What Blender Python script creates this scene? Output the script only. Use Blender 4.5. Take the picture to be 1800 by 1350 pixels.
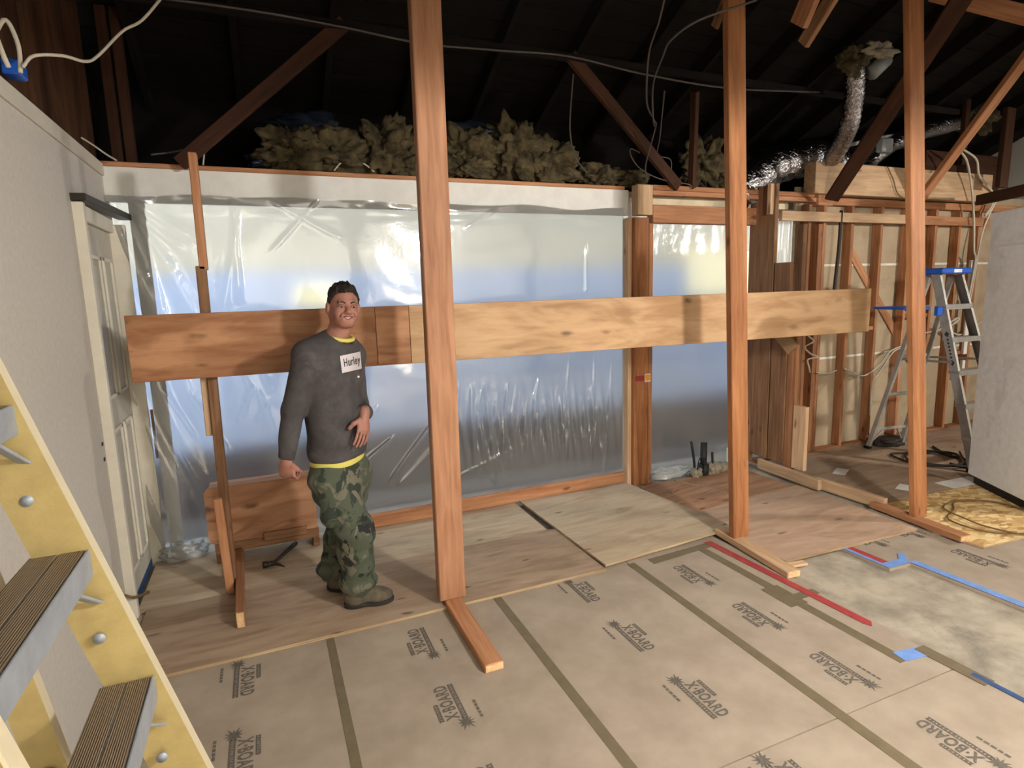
import bpy, bmesh, math, random
import numpy as np
from mathutils import Vector, Matrix, noise
from mathutils.bvhtree import BVHTree

random.seed(7)
for o in list(bpy.data.objects):
    bpy.data.objects.remove(o, do_unlink=True)
S = bpy.context.scene
COL = S.collection

# ------------------------------------------------------------------ camera
FPX, CAM_H = 1040.2, 1.70
YAW, PIT, ROL = [math.radians(a) for a in (22.67, 8.908, -1.62)]
cF = Vector((math.sin(YAW)*math.cos(PIT), math.cos(YAW)*math.cos(PIT), -math.sin(PIT)))
_R = Vector((math.cos(YAW), -math.sin(YAW), 0)); _U = _R.cross(cF)
cR = _R*math.cos(ROL) + _U*math.sin(ROL); cU = cR.cross(cF)
CAM = Vector((0, 0, CAM_H))
cam = bpy.data.objects.new('camera', bpy.data.cameras.new('camera'))
COL.objects.link(cam)
cam.data.sensor_width = 36; cam.data.sensor_fit = 'HORIZONTAL'
cam.data.lens = FPX/1800*36; cam.data.clip_start = 0.02
m = Matrix.Identity(4)
for i in range(3):
    m[i][0], m[i][1], m[i][2], m[i][3] = cR[i], cU[i], -cF[i], CAM[i]
cam.matrix_world = m
S.camera = cam

# ------------------------------------------------------------------ world, lamps, exposure
S.view_settings.view_transform = 'Standard'
S.view_settings.look = 'None'
S.view_settings.gamma = 1
S.view_settings.use_curve_mapping = False
S.view_settings.exposure = 0.0
w = bpy.data.worlds.new('World'); S.world = w; w.use_nodes = True
bg = w.node_tree.nodes['Background']
bg.inputs[0].default_value = (0.66, 0.79, 1.0, 1); bg.inputs[1].default_value = 2.9

def lamp(name, loc, target, power, col, size, shape='DISK', spread=180):
    d = bpy.data.lights.new(name, 'AREA'); d.energy = power; d.color = col; d.shape = shape; d.size = size
    d.spread = math.radians(spread)
    o = bpy.data.objects.new(name, d); COL.objects.link(o); o.location = loc
    o.rotation_euler = (Vector(target)-Vector(loc)).to_track_quat('-Z', 'Y').to_euler()
    return o
lamp('work_lamp', (2.2, -0.3, 2.40), (2.3, 3.6, 0.9), 112, (1.0, 0.97, 0.93), 0.28)
lamp('side_work_lamp', (7.3, 0.6, 2.45), (4.8, 3.4, 0.3), 130, (1.0, 0.95, 0.88), 0.24)
lamp('bounce_fill', (1.2, 0.1, 2.42), (1.6, -3.1, 1.7), 620, (1.0, 0.985, 0.96), 0.6)  # added fill, aimed at the rear wall to bounce light forward
try:
    S.cycles.use_denoising = True
    S.cycles.max_bounces = 6; S.cycles.diffuse_bounces = 3; S.cycles.glossy_bounces = 3; S.cycles.transparent_max_bounces = 8
    S.cycles.use_adaptive_sampling = True; S.cycles.adaptive_threshold = .03
    S.cycles.caustics_reflective = False; S.cycles.caustics_refractive = True
    S.cycles.sample_clamp_indirect = 4
except Exception:
    pass

# ------------------------------------------------------------------ measuring helpers: pixel of the photograph -> point on a plane of the room
def ray(px, py): return cF + cR*((px-900)/FPX) - cU*((py-675)/FPX)
def on(ax, px, py, v):
    d = ray(px, py); i = 'xyz'.index(ax); return CAM + d*((v-CAM[i])/d[i])
def onX(px, py, v): return on('x', px, py, v)
def onY(px, py, v): return on('y', px, py, v)
def onZ(px, py, v): return on('z', px, py, v)

# ------------------------------------------------------------------ materials
def lin(c):
    return tuple(((v/255/12.92) if v/255 <= .04045 else ((v/255+.055)/1.055)**2.4) for v in c) + (1,)
MATS = {}
def newmat(name):
    mt = bpy.data.materials.new(name); mt.use_nodes = True
    nt = mt.node_tree; b = nt.nodes['Principled BSDF']; MATS[name] = mt
    return mt, nt, b
def N(nt, t, **kw):
    n = nt.nodes.new(t)
    for k, v in kw.items():
        if k in n.inputs.keys(): n.inputs[k].default_value = v
        else: setattr(n, k, v)
    return n
def ramp(nt, stops, interp='LINEAR'):
    r = nt.nodes.new('ShaderNodeValToRGB'); r.color_ramp.interpolation = interp
    e = r.color_ramp.elements
    while len(e) < len(stops): e.new(0.5)
    for i, (p, c) in enumerate(stops): e[i].position = p; e[i].color = c
    return r
def coords(nt, scale=(1, 1, 1), rand=True, kind='Object'):
    tc = nt.nodes.new('ShaderNodeTexCoord'); mp = nt.nodes.new('ShaderNodeMapping')
    mp.inputs['Scale'].default_value = scale
    if rand:
        oi = nt.nodes.new('ShaderNodeObjectInfo'); ml = N(nt, 'ShaderNodeMath', operation='MULTIPLY'); ml.inputs[1].default_value = 37.0
        ad = N(nt, 'ShaderNodeVectorMath', operation='ADD')
        nt.links.new(oi.outputs['Random'], ml.inputs[0]); nt.links.new(tc.outputs[kind], ad.inputs[0]); nt.links.new(ml.outputs[0], ad.inputs[1])
        nt.links.new(ad.outputs[0], mp.inputs[0])
    else:
        nt.links.new(tc.outputs[kind], mp.inputs[0])
    return mp
def mixc(nt, fac, a, b, blend='MIX'):
    x = nt.nodes.new('ShaderNodeMix'); x.data_type = 'RGBA'; x.blend_type = blend
    for k, v in ((0, fac), (6, a), (7, b)):
        if hasattr(v, 'links') or hasattr(v, 'is_linked'): nt.links.new(v, x.inputs[k])
        else: x.inputs[k].default_value = v
    return x.outputs[2]
def wood(name, light, dark, grain=22, knots=0.0, rough=.65, figure=0.0, spec=.25, blot=None):
    mt, nt, b = newmat(name); L = nt.links.new
    mp = coords(nt, (1.3, grain, grain))
    n1 = N(nt, 'ShaderNodeTexNoise', Scale=1.6, Detail=7, Roughness=.62, Distortion=.5); L(mp.outputs[0], n1.inputs['Vector'])
    mp2 = coords(nt, (.9, 3.2, 3.2))
    n2 = N(nt, 'ShaderNodeTexNoise', Scale=1.7, Detail=3, Roughness=.5, Distortion=.8); L(mp2.outputs[0], n2.inputs['Vector'])
    val = n1.outputs[0]
    if figure:
        mu = N(nt, 'ShaderNodeMath', operation='MULTIPLY'); L(n2.outputs[0], mu.inputs[0]); mu.inputs[1].default_value = figure*60
        sn = N(nt, 'ShaderNodeMath', operation='SINE'); L(mu.outputs[0], sn.inputs[0])
        sc = N(nt, 'ShaderNodeMath', operation='MULTIPLY_ADD'); L(sn.outputs[0], sc.inputs[0]); sc.inputs[1].default_value = .13; L(n1.outputs[0], sc.inputs[2])
        val = sc.outputs[0]
    r = ramp(nt, [(.30, lin(dark)), (.66, lin(light))]); L(val, r.inputs[0])
    col = r.outputs[0]
    # broad patches of tone
    r2 = ramp(nt, [(.35, (.80, .76, .72, 1)), (.65, (1.06, 1.04, 1.02, 1))]); L(n2.outputs[0], r2.inputs[0])
    col = mixc(nt, 1.0, col, r2.outputs[0], 'MULTIPLY')
    if knots:
        mk = coords(nt, (2.2, 5.5, 5.5))
        wv = N(nt, 'ShaderNodeTexNoise', Scale=3, Detail=2); L(mk.outputs[0], wv.inputs['Vector'])
        vo = N(nt, 'ShaderNodeTexVoronoi', Scale=1.15, Randomness=1.0); 
        vm = N(nt, 'ShaderNodeVectorMath', operation='MULTIPLY_ADD'); L(wv.outputs['Color'], vm.inputs[0]); vm.inputs[1].default_value = (.25, .25, .25); L(mk.outputs[0], vm.inputs[2])
        L(vm.outputs[0], vo.inputs['Vector'])
        rk = ramp(nt, [(.05, (1, 1, 1, 1)), (.11 + .06*knots, (0, 0, 0, 1))]); L(vo.outputs['Distance'], rk.inputs[0])
        kd = tuple(v*.30 for v in lin(dark)[:3]) + (1,)
        mk_f = N(nt, 'ShaderNodeMath', operation='MULTIPLY'); L(rk.outputs[0], mk_f.inputs[0]); mk_f.inputs[1].default_value = .8
        col = mixc(nt, mk_f.outputs[0], col, kd)
    oi = nt.nodes.new('ShaderNodeObjectInfo')
    rr = N(nt, 'ShaderNodeMapRange'); L(oi.outputs['Random'], rr.inputs[0]); rr.inputs[3].default_value = .86; rr.inputs[4].default_value = 1.12
    hs = nt.nodes.new('ShaderNodeHueSaturation'); L(col, hs.inputs['Color']); L(rr.outputs[0], hs.inputs['Value'])
    L(hs.outputs[0], b.inputs['Base Color'])
    b.inputs['Roughness'].default_value = rough; b.inputs['Specular IOR Level'].default_value = spec
    bp = N(nt, 'ShaderNodeBump', Strength=.25, Distance=.002); L(n1.outputs[0], bp.inputs['Height']); L(bp.outputs[0], b.inputs['Normal'])
    return mt
def plain(name, c, rough=.6, metal=0, spec=.3, var=.08, scale=6, bump=.0, bscale=60, c2=None, rand=False, stain=None):
    mt, nt, b = newmat(name); L = nt.links.new
    mp = coords(nt, (1, 1, 1), rand)
    n = N(nt, 'ShaderNodeTexNoise', Scale=scale, Detail=5, Roughness=.6); L(mp.outputs[0], n.inputs['Vector'])
    a = lin(c); lo = lin(c2) if c2 else tuple(v*(1-2.2*var) for v in a[:3]) + (1,); hi = tuple(min(1, v*(1+var)) for v in a[:3]) + (1,)
    r = ramp(nt, [(.32, lo), (.64, hi)]); L(n.outputs[0], r.inputs[0])
    col = r.outputs[0]
    if stain:
        sc, sz, amt = stain
        n3 = N(nt, 'ShaderNodeTexNoise', Scale=sz, Detail=6, Roughness=.7, Distortion=.6); L(mp.outputs[0], n3.inputs['Vector'])
        r3 = ramp(nt, [(.52, (0, 0, 0, 1)), (.72, (amt, amt, amt, 1))]); L(n3.outputs[0], r3.inputs[0])
        col = mixc(nt, r3.outputs[0], col, lin(sc))
    L(col, b.inputs['Base Color'])
    b.inputs['Roughness'].default_value = rough; b.inputs['Metallic'].default_value = metal; b.inputs['Specular IOR Level'].default_value = spec
    if bump:
        n2 = N(nt, 'ShaderNodeTexNoise', Scale=bscale, Detail=4); L(mp.outputs[0], n2.inputs['Vector'])
        bp = N(nt, 'ShaderNodeBump', Strength=bump, Distance=.004); L(n2.outputs[0], bp.inputs['Height']); L(bp.outputs[0], b.inputs['Normal'])
    return mt

wood('fir_post', (180, 134, 102), (148, 102, 73), 20, .35, .6)
wood('fir_post_warm_lit', (176, 122, 80), (138, 88, 54), 20, .35, .6)  # post wood with the warm side lamp's light put into its colour
wood('fir_orange', (196, 144, 106), (158, 106, 72), 24, .5)
wood('fir_pale', (218, 186, 150), (188, 152, 116), 22, .4)
wood('fir_dark', (154, 116, 84), (112, 78, 54), 22, .4)
wood('fir_knotty', (196, 138, 94), (148, 94, 60), 16, 1.2)
wood('stud_old', (182, 130, 92), (138, 90, 58), 24, .3)
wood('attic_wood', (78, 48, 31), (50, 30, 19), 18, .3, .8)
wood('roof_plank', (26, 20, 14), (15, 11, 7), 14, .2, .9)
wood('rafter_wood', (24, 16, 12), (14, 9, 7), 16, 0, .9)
wood('gable_wood', (84, 54, 32), (56, 34, 19), 10, 0, .85, .25)
wood('ply_strip', (196, 162, 124), (166, 130, 94), 9, .9, .6, .28)
wood('ply_strip_warm', (192, 144, 106), (158, 108, 74), 11, .8, .6, .35)
wood('ply_floor', (176, 154, 132), (150, 126, 104), 7, .15, .75, .3)
wood('ply_floor_pale', (198, 181, 155), (174, 153, 128), 7, .12, .75, .3)
wood('ply_floor_pink', (204, 176, 152), (182, 150, 126), 7, .15, .75, .3)
wood('subfloor_old', (188, 148, 116), (152, 110, 82), 12, .4, .8)
wood('endgrain_lit', (222, 192, 148), (200, 160, 112), 30, 0)
wood('ply_edge', (200, 178, 142), (138, 108, 78), 60, 0)
wood('crate_wood', (200, 152, 118), (164, 116, 84), 8, .9, .65, .4)
plain('wall_paint', (202, 195, 185), .75, var=.03, scale=40, bump=.25, bscale=140)
plain('white_paint', (232, 229, 222), .6, var=.03, scale=9, bump=.08)
plain('cream_paint', (226, 218, 200), .5, var=.03, scale=9)
plain('door_paint', (196, 188, 172), .5, var=.03, scale=9)
plain('trim_grey', (206, 198, 184), .6, var=.04)
plain('dark_metal', (62, 56, 50), .45, .4, var=.1)
plain('xboard', (166, 151, 134), .85, var=.05, scale=3.5, bump=.05, bscale=220, c2=(151, 136, 119))
plain('board_tape', (112, 100, 78), .55, var=.06, scale=14)
plain('print_ink', (100, 93, 84), .8, var=.12, scale=60)
plain('red_tape', (168, 66, 68), .5, var=.08, scale=20)
plain('blue_tape', (118, 152, 212), .6, var=.06, scale=20)
plain('dark_blue_tape', (52, 76, 118), .6, var=.06, scale=20)
plain('concrete', (172, 161, 143), .9, var=.12, scale=5, bump=.3, bscale=70, c2=(138, 129, 114), stain=((104, 98, 90), 2.2, .8))
plain('sheathing', (176, 156, 128), .85, var=.06, scale=3, stain=((138, 114, 88), 2.0, .5))
plain('seam_white', (232, 224, 208), .7)
plain('paper_white', (236, 232, 226), .8)
plain('cabinet_white', (240, 239, 235), .5, var=.03, scale=20, stain=((178, 167, 151), 2.6, .45))
plain('black_rubber', (18, 18, 18), .5)
plain('fiberglass_yellow', (178, 158, 104), .5, var=.07, scale=12, bump=.1, bscale=160, stain=((134, 112, 66), 4, .35))
plain('fiberglass_edge', (208, 196, 166), .5, var=.05)
plain('tread_metal', (158, 164, 172), .5, .3, var=.08, scale=14)
plain('aluminium', (196, 194, 190), .32, .85, var=.06, scale=14)
plain('aluminium_dull', (176, 172, 164), .5, .5, var=.08, scale=14)
plain('blue_plastic', (38, 92, 190), .4, var=.05)
plain('cable_white', (196, 186, 168), .6)
plain('cable_grey', (88, 81, 76), .6)
plain('cable_dark', (48, 42, 36), .6)
plain('cable_brown', (112, 90, 58), .6)
plain('pipe_black', (46, 46, 44), .6, .3, var=.1)
plain('rag', (150, 140, 120), .95, var=.2, scale=20, bump=.5)
plain('insulation', (88, 77, 53), 1.0, var=.2, scale=12, bump=1.0, bscale=60, c2=(44, 37, 24))
plain('blue_film', (30, 36, 48), .35, var=.15, scale=8)
plain('vent_grey', (150, 154, 152), .5, .2)
plain('junction_grey', (168, 172, 176), .6)
plain('old_board', (150, 116, 84), .8)
plain('steel_tool', (70, 64, 56), .4, .6)
plain('orange_paper', (240, 158, 52), .7, var=.03)
plain('garden_wall_paint', (200, 208, 220), .9, var=.04, scale=2)
plain('patio_stone', (84, 77, 70), .9)
plain('garden_soil', (52, 40, 31), .95, var=.25, scale=3)
plain('house_paint', (228, 210, 176), .9)
plain('skin', (158, 110, 94), .55, var=.06, scale=26, spec=.35)
plain('hair', (44, 36, 30), .7, var=.3, scale=90, bump=.8, bscale=160)
plain('sweater', (72, 68, 68), .95, var=.10, scale=16, bump=.25, bscale=300, stain=((112, 108, 104), 7, .35))
plain('tee_yellow', (214, 202, 104), .9, var=.05)
plain('patch_white', (206, 198, 200), .9, var=.03)
plain('patch_ink', (66, 60, 62), .9)
plain('eye_white', (214, 204, 196), .3)
plain('eye_dark', (34, 26, 22), .3)
plain('lip', (128, 74, 68), .5)
plain('teeth', (226, 214, 198), .4)
plain('shoe_leather', (94, 84, 68), .7, var=.2, scale=24, bump=.3)
plain('shoe_sole', (42, 40, 36), .8)

def osb_mat():
    mt, nt, b = newmat('osb'); L = nt.links.new
    mp = coords(nt, (14, 26, 14), False)
    v = N(nt, 'ShaderNodeTexVoronoi', Scale=1.2, Randomness=1.0); L(mp.outputs[0], v.inputs['Vector'])
    r = ramp(nt, [(0, lin((176, 132, 78))), (.5, lin((216, 180, 118))), (1, lin((240, 214, 160)))])
    sp = nt.nodes.new('ShaderNodeSeparateColor'); L(v.outputs['Color'], sp.inputs[0]); L(sp.outputs[0], r.inputs[0]); L(r.outputs[0], b.inputs['Base Color'])
    b.inputs['Roughness'].default_value = .7
osb_mat()
def tread_mat():
    mt, nt, b = newmat('tread_rubber'); L = nt.links.new
    mp = coords(nt, (1, 1, 1), False)
    wv = N(nt, 'ShaderNodeTexWave', Scale=80); wv.bands_direction = 'Y'; L(mp.outputs[0], wv.inputs['Vector'])
    r = ramp(nt, [(.2, lin((104, 90, 72))), (.8, lin((142, 124, 102)))]); L(wv.outputs[0], r.inputs[0]); L(r.outputs[0], b.inputs['Base Color'])
    bp = N(nt, 'ShaderNodeBump', Strength=.6, Distance=.003); L(wv.outputs[0], bp.inputs['Height']); L(bp.outputs[0], b.inputs['Normal'])
    b.inputs['Roughness'].default_value = .55; b.inputs['Metallic'].default_value = .2
tread_mat()
def camo_mat():
    mt, nt, b = newmat('camo'); L = nt.links.new
    mp = coords(nt, (1, 1, .75), False)
    cols = [lin((72, 78, 62)), lin((42, 50, 40)), lin((102, 98, 82)), lin((30, 29, 27))]
    col = cols[0]
    for i, (sc, th) in enumerate(((9, .54), (11, .58), (12, .60))):
        n = N(nt, 'ShaderNodeTexNoise', Scale=sc, Detail=3.5, Roughness=.55, Distortion=.7)
        ad = N(nt, 'ShaderNodeVectorMath', operation='ADD'); L(mp.outputs[0], ad.inputs[0]); ad.inputs[1].default_value = (i*7.3, i*3.1, i*5.7); L(ad.outputs[0], n.inputs['Vector'])
        r = ramp(nt, [(th-.015, (0, 0, 0, 1)), (th+.015, (1, 1, 1, 1))]); L(n.outputs[0], r.inputs[0])
        col = mixc(nt, r.outputs[0], col, cols[i+1])
    L(col, b.inputs['Base Color']); b.inputs['Roughness'].default_value = .95
    n2 = N(nt, 'ShaderNodeTexNoise', Scale=22, Detail=3); L(mp.outputs[0], n2.inputs['Vector'])
    bp = N(nt, 'ShaderNodeBump', Strength=.5, Distance=.01); L(n2.outputs[0], bp.inputs['Height']); L(bp.outputs[0], b.inputs['Normal'])
camo_mat()
def foil_mat():
    mt, nt, b = newmat('foil'); L = nt.links.new
    mp = coords(nt, (1, 1, 1), True)
    b.inputs['Base Color'].default_value = lin((176, 172, 172)); b.inputs['Metallic'].default_value = 1; b.inputs['Roughness'].default_value = .2
    n = N(nt, 'ShaderNodeTexNoise', Scale=26, Detail=4, Distortion=1.2); L(mp.outputs[0], n.inputs['Vector'])
    bp = N(nt, 'ShaderNodeBump', Strength=.8, Distance=.02); L(n.outputs[0], bp.inputs['Height']); L(bp.outputs[0], b.inputs['Normal'])
foil_mat()
def plastic_mat(name='poly_film', clear=.87, milk=.40):
    mt, nt, b = newmat(name); L = nt.links.new
    nt.nodes.remove(b); out = nt.nodes['Material Output']
    mp = coords(nt, (1, 1, 1), False)
    n = N(nt, 'ShaderNodeTexNoise', Scale=14, Detail=5, Roughness=.6, Distortion=.6); L(mp.outputs[0], n.inputs['Vector'])
    bp = N(nt, 'ShaderNodeBump', Strength=.4, Distance=.012); L(n.outputs[0], bp.inputs['Height'])
    # crinkled low on the right and in the loose drape at the left, nearly smooth elsewhere
    sx = nt.nodes.new('ShaderNodeSeparateXYZ'); L(mp.outputs[0], sx.inputs[0])
    def mrange(sock, a0, a1, b0, b1):
        q = N(nt, 'ShaderNodeMapRange'); q.interpolation_type = 'SMOOTHSTEP'; L(sock, q.inputs[0])
        for i_, v_ in enumerate((a0, a1, b0, b1)): q.inputs[1+i_].default_value = v_
        return q.outputs[0]
    def mth(op, a_, b_):
        q = N(nt, 'ShaderNodeMath', operation=op)
        for i_, v_ in enumerate((a_, b_)):
            if hasattr(v_, 'links'): L(v_, q.inputs[i_])
            else: q.inputs[i_].default_value = v_
        return q.outputs[0]
    low = mth('MULTIPLY', mrange(sx.outputs[0], 1.9, 2.4, 0, 1), mth('MULTIPLY', mrange(sx.outputs[2], .25, .5, 0, 1), mrange(sx.outputs[2], .85, 1.15, 1, 0)))
    left = mrange(sx.outputs[0], .25, .75, .55, 0)
    L(mth('ADD', mth('MULTIPLY', mth('ADD', low, left), .55), .05), bp.inputs['Strength'])
    tr = nt.nodes.new('ShaderNodeBsdfRefraction'); tr.inputs[0].default_value = (.96, .98, 1, 1); tr.inputs['IOR'].default_value = 1.08; tr.inputs['Roughness'].default_value = .62
    di = nt.nodes.new('ShaderNodeBsdfDiffuse'); di.inputs[0].default_value = lin((222, 220, 210)); L(bp.outputs[0], di.inputs['Normal'])
    tl = nt.nodes.new('ShaderNodeBsdfTranslucent'); tl.inputs[0].default_value = lin((226, 230, 236))
    gl = nt.nodes.new('ShaderNodeBsdfGlossy'); gl.inputs['Roughness'].default_value = .07; gl.inputs[0].default_value = (1, 1, 1, 1); L(bp.outputs[0], gl.inputs['Normal'])
    m1 = nt.nodes.new('ShaderNodeMixShader'); m1.inputs[0].default_value = .2; L(di.outputs[0], m1.inputs[1]); L(tl.outputs[0], m1.inputs[2])
    m2 = nt.nodes.new('ShaderNodeMixShader'); m2.inputs[0].default_value = 1-clear; L(tr.outputs[0], m2.inputs[1]); L(m1.outputs[0], m2.inputs[2])
    lw = N(nt, 'ShaderNodeLayerWeight', Blend=.25); L(bp.outputs[0], lw.inputs['Normal'])
    mr = N(nt, 'ShaderNodeMapRange'); L(lw.outputs['Fresnel'], mr.inputs[0]); mr.inputs[3].default_value = .085; mr.inputs[4].default_value = .75
    m3 = nt.nodes.new('ShaderNodeMixShader'); L(mr.outputs[0], m3.inputs[0]); L(m2.outputs[0], m3.inputs[1]); L(gl.outputs[0], m3.inputs[2])
    L(m3.outputs[0], out.inputs[0])
plastic_mat()
plastic_mat('poly_film_loose', .45, .4)
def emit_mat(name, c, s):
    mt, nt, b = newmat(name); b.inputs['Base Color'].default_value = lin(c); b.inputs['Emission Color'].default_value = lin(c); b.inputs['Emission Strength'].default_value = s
emit_mat('warm_glow', (255, 236, 180), 1.3)
emit_mat('mirrored_glow', (255, 244, 214), 7.0)
emit_mat('dim_glow', (236, 220, 172), .75)
M = MATS

# ------------------------------------------------------------------ object helpers
def place(o, mat4, parent):
    COL.objects.link(o)
    if parent is not None:
        o.parent = parent
        pm = Matrix.Identity(4); q = parent
        while q is not None: pm = q.matrix_basis @ pm; q = q.parent
        mat4 = pm.inverted() @ mat4
    o.matrix_basis = mat4
    return o
def tag(o, label, cat, group=None):
    o['label'] = label; o['category'] = cat
    if group: o['group'] = group
    return o
def struct(o): o['kind'] = 'structure'; return o
def empty(name, loc=(0, 0, 0)):
    o = bpy.data.objects.new(name, None); COL.objects.link(o); o.matrix_basis = Matrix.Translation(Vector(loc)); o.empty_display_size = .1
    return o
def mesh(name, verts, faces, mat, parent=None, smooth=False, mw=None):
    me = bpy.data.meshes.new(name); me.from_pydata([tuple(v) for v in verts], [], [tuple(f) for f in faces]); me.update()
    if smooth: me.shade_smooth()
    me.materials.append(M[mat] if isinstance(mat, str) else mat)
    return place(bpy.data.objects.new(name, me), mw or Matrix.Identity(4), parent)
def box_mesh(name, sx, sy, sz, bev):
    bm = bmesh.new(); bmesh.ops.create_cube(bm, size=1)
    for v in bm.verts: v.co = Vector((v.co.x*sx, v.co.y*sy, v.co.z*sz))
    if bev: bmesh.ops.bevel(bm, geom=list(bm.edges), offset=min(bev, .3*min(sx, sy, sz)), segments=1, affect='EDGES')
    me = bpy.data.meshes.new(name); bm.to_mesh(me); bm.free(); return me
def frame(x, up=(0, 0, 1)):
    x = Vector(x).normalized(); z = Vector(up); z = (z - x*z.dot(x))
    if z.length < 1e-5: z = Vector((0, 1, 0)) - x*x.y
    z.normalize(); y = z.cross(x)
    return Matrix(((x.x, y.x, z.x), (x.y, y.y, z.y), (x.z, y.z, z.z)))
def board(name, a, b, w, t, mat, parent=None, up=(0, 0, 1), bev=.003, off=(0, 0)):
    """plank whose centre line runs a->b; t along 'up', w across"""
    a, b = Vector(a), Vector(b); fr = frame(b-a, up)
    me = box_mesh(name, (b-a).length, w, t, bev); me.materials.append(M[mat])
    c = (a+b)/2 + fr.col[1]*off[0] + fr.col[2]*off[1]
    return place(bpy.data.objects.new(name, me), Matrix.Translation(c) @ fr.to_4x4(), parent)
def box(name, lo, hi, mat, parent=None, bev=.002, axis='x'):
    """axis-aligned box, local x along the named axis so that the grain runs that way"""
    lo, hi = Vector(lo), Vector(hi); c = (lo+hi)/2; s = hi-lo
    d = {'x': ((1, 0, 0), (0, 0, 1)), 'y': ((0, 1, 0), (0, 0, 1)), 'z': ((0, 0, 1), (0, -1, 0))}[axis]
    fr = frame(*d)
    dims = [abs(fr.col[i].dot(s)) for i in range(3)]
    me = box_mesh(name, *dims, bev); me.materials.append(M[mat])
    return place(bpy.data.objects.new(name, me), Matrix.Translation(c) @ fr.to_4x4(), parent)
def slab(name, pts, z0, z1, mat, parent=None, edge=None):
    """flat sheet with the outline pts (x, y), its local x along the first edge"""
    c = sum((Vector((p[0], p[1], 0)) for p in pts), Vector())/len(pts); c.z = z1
    a = math.atan2(pts[1][1]-pts[0][1], pts[1][0]-pts[0][0]); R = Matrix.Rotation(a, 4, 'Z'); mw = Matrix.Translation(c) @ R; inv = mw.inverted()
    area = sum(pts[i][0]*pts[(i+1) % len(pts)][1]-pts[(i+1) % len(pts)][0]*pts[i][1] for i in range(len(pts)))
    if area < 0: pts = pts[::-1]
    n = len(pts); V = [inv @ Vector((p[0], p[1], z1)) for p in pts] + [inv @ Vector((p[0], p[1], z0)) for p in pts]
    F = [list(range(n)), list(range(2*n-1, n-1, -1))] + [[i, n+i, n+(i+1) % n, (i+1) % n] for i in range(n)]
    o = mesh(name, V, F, mat, parent, mw=mw)
    if edge:
        o.data.materials.append(M[edge])
        for p in o.data.polygons[2:]: p.material_index = 1
    return o
def smooth_path(pts, n=8):
    P = [Vector(p) for p in pts]; P = [P[0]*2-P[1]] + P + [P[-1]*2-P[-2]]; out = []
    for i in range(1, len(P)-2):
        for k in range(n):
            t = k/n; a, b, c, d = P[i-1:i+3]
            out.append(.5*((2*b) + (c-a)*t + (2*a-5*b+4*c-d)*t*t + (3*b-a-3*c+d)*t**3))
    out.append(P[-2]); return out
def tube(name, pts, r, mat, parent=None, seg=8, n=6, rf=None, capped=True):
    path = smooth_path(pts, n) if n > 1 else [Vector(p) for p in pts]
    V, F = [], []; up = Vector((.12, .31, .94)); N_ = len(path)
    for i, p in enumerate(path):
        t = (path[min(i+1, N_-1)]-path[max(i-1, 0)]).normalized()
        x = up.cross(t)
        if x.length < 1e-4: x = Vector((1, 0, 0)).cross(t)
        x.normalize(); y = t.cross(x); up = y
        rr = r if rf is None else rf(i/(N_-1))
        for k in range(seg):
            a = 2*math.pi*k/seg; V.append(p + (x*math.cos(a)+y*math.sin(a))*rr)
    for i in range(N_-1):
        for k in range(seg):
            a, b = i*seg+k, i*seg+(k+1) % seg; F.append((a, b, b+seg, a+seg))
    if capped: F.append(list(range(seg))[::-1]); F.append([(N_-1)*seg+k for k in range(seg)])
    c = path[0].copy()
    return mesh(name, [v-c for v in V], F, mat, parent, True, Matrix.Translation(c))
def cable(name, pxpts, r, mat, label, group=None, parent=None):
    o = tube(name, [onY(x, y, Y) for x, y, Y in pxpts], r, mat, parent, 6, 6)
    if label: tag(o, label, 'cable', group)
    return o
def text_mesh(s, size, bold=.0):
    cu = bpy.data.curves.new('t', 'FONT'); cu.body = s; cu.size = size; cu.offset = bold; cu.space_character = 1.12; cu.resolution_u = 3
    ob = bpy.data.objects.new('t', cu); COL.objects.link(ob)
    dg = bpy.context.evaluated_depsgraph_get(); me = bpy.data.meshes.new_from_object(ob.evaluated_get(dg))
    bpy.data.objects.remove(ob, do_unlink=True); bpy.data.curves.remove(cu)
    return me

# ------------------------------------------------------------------ setting: floor, walls, roof
XL, YB = -.80, 4.32          # left wall face, back wall face
box('floor', (-.9, -3.1, -.12), (9.2, 4.7, -.018), 'concrete', bev=0).__setitem__('kind', 'structure')

wall_left = struct(empty('wall_left', (XL, 1, 0)))
box('drywall', (-.9, -3.1, -.02), (XL, 4.46, 2.47), 'wall_paint', wall_left, 0, 'y')
box('top_trim', (-.9, -3.1, 2.445), (XL+.014, 4.335, 2.518), 'trim_grey', wall_left, .004, 'y')
box('gable_panel', (-.9, -3.1, 2.518), (-.84, 4.46, 5.6), 'gable_wood', wall_left, 0, 'z')
for i, yy in enumerate((1.9, 2.6, 3.3)):
    box('gable_stud', (-.84, yy, 2.52), (-.822, yy+.04, 4.9), 'gable_wood', wall_left, .002, 'z')

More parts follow.
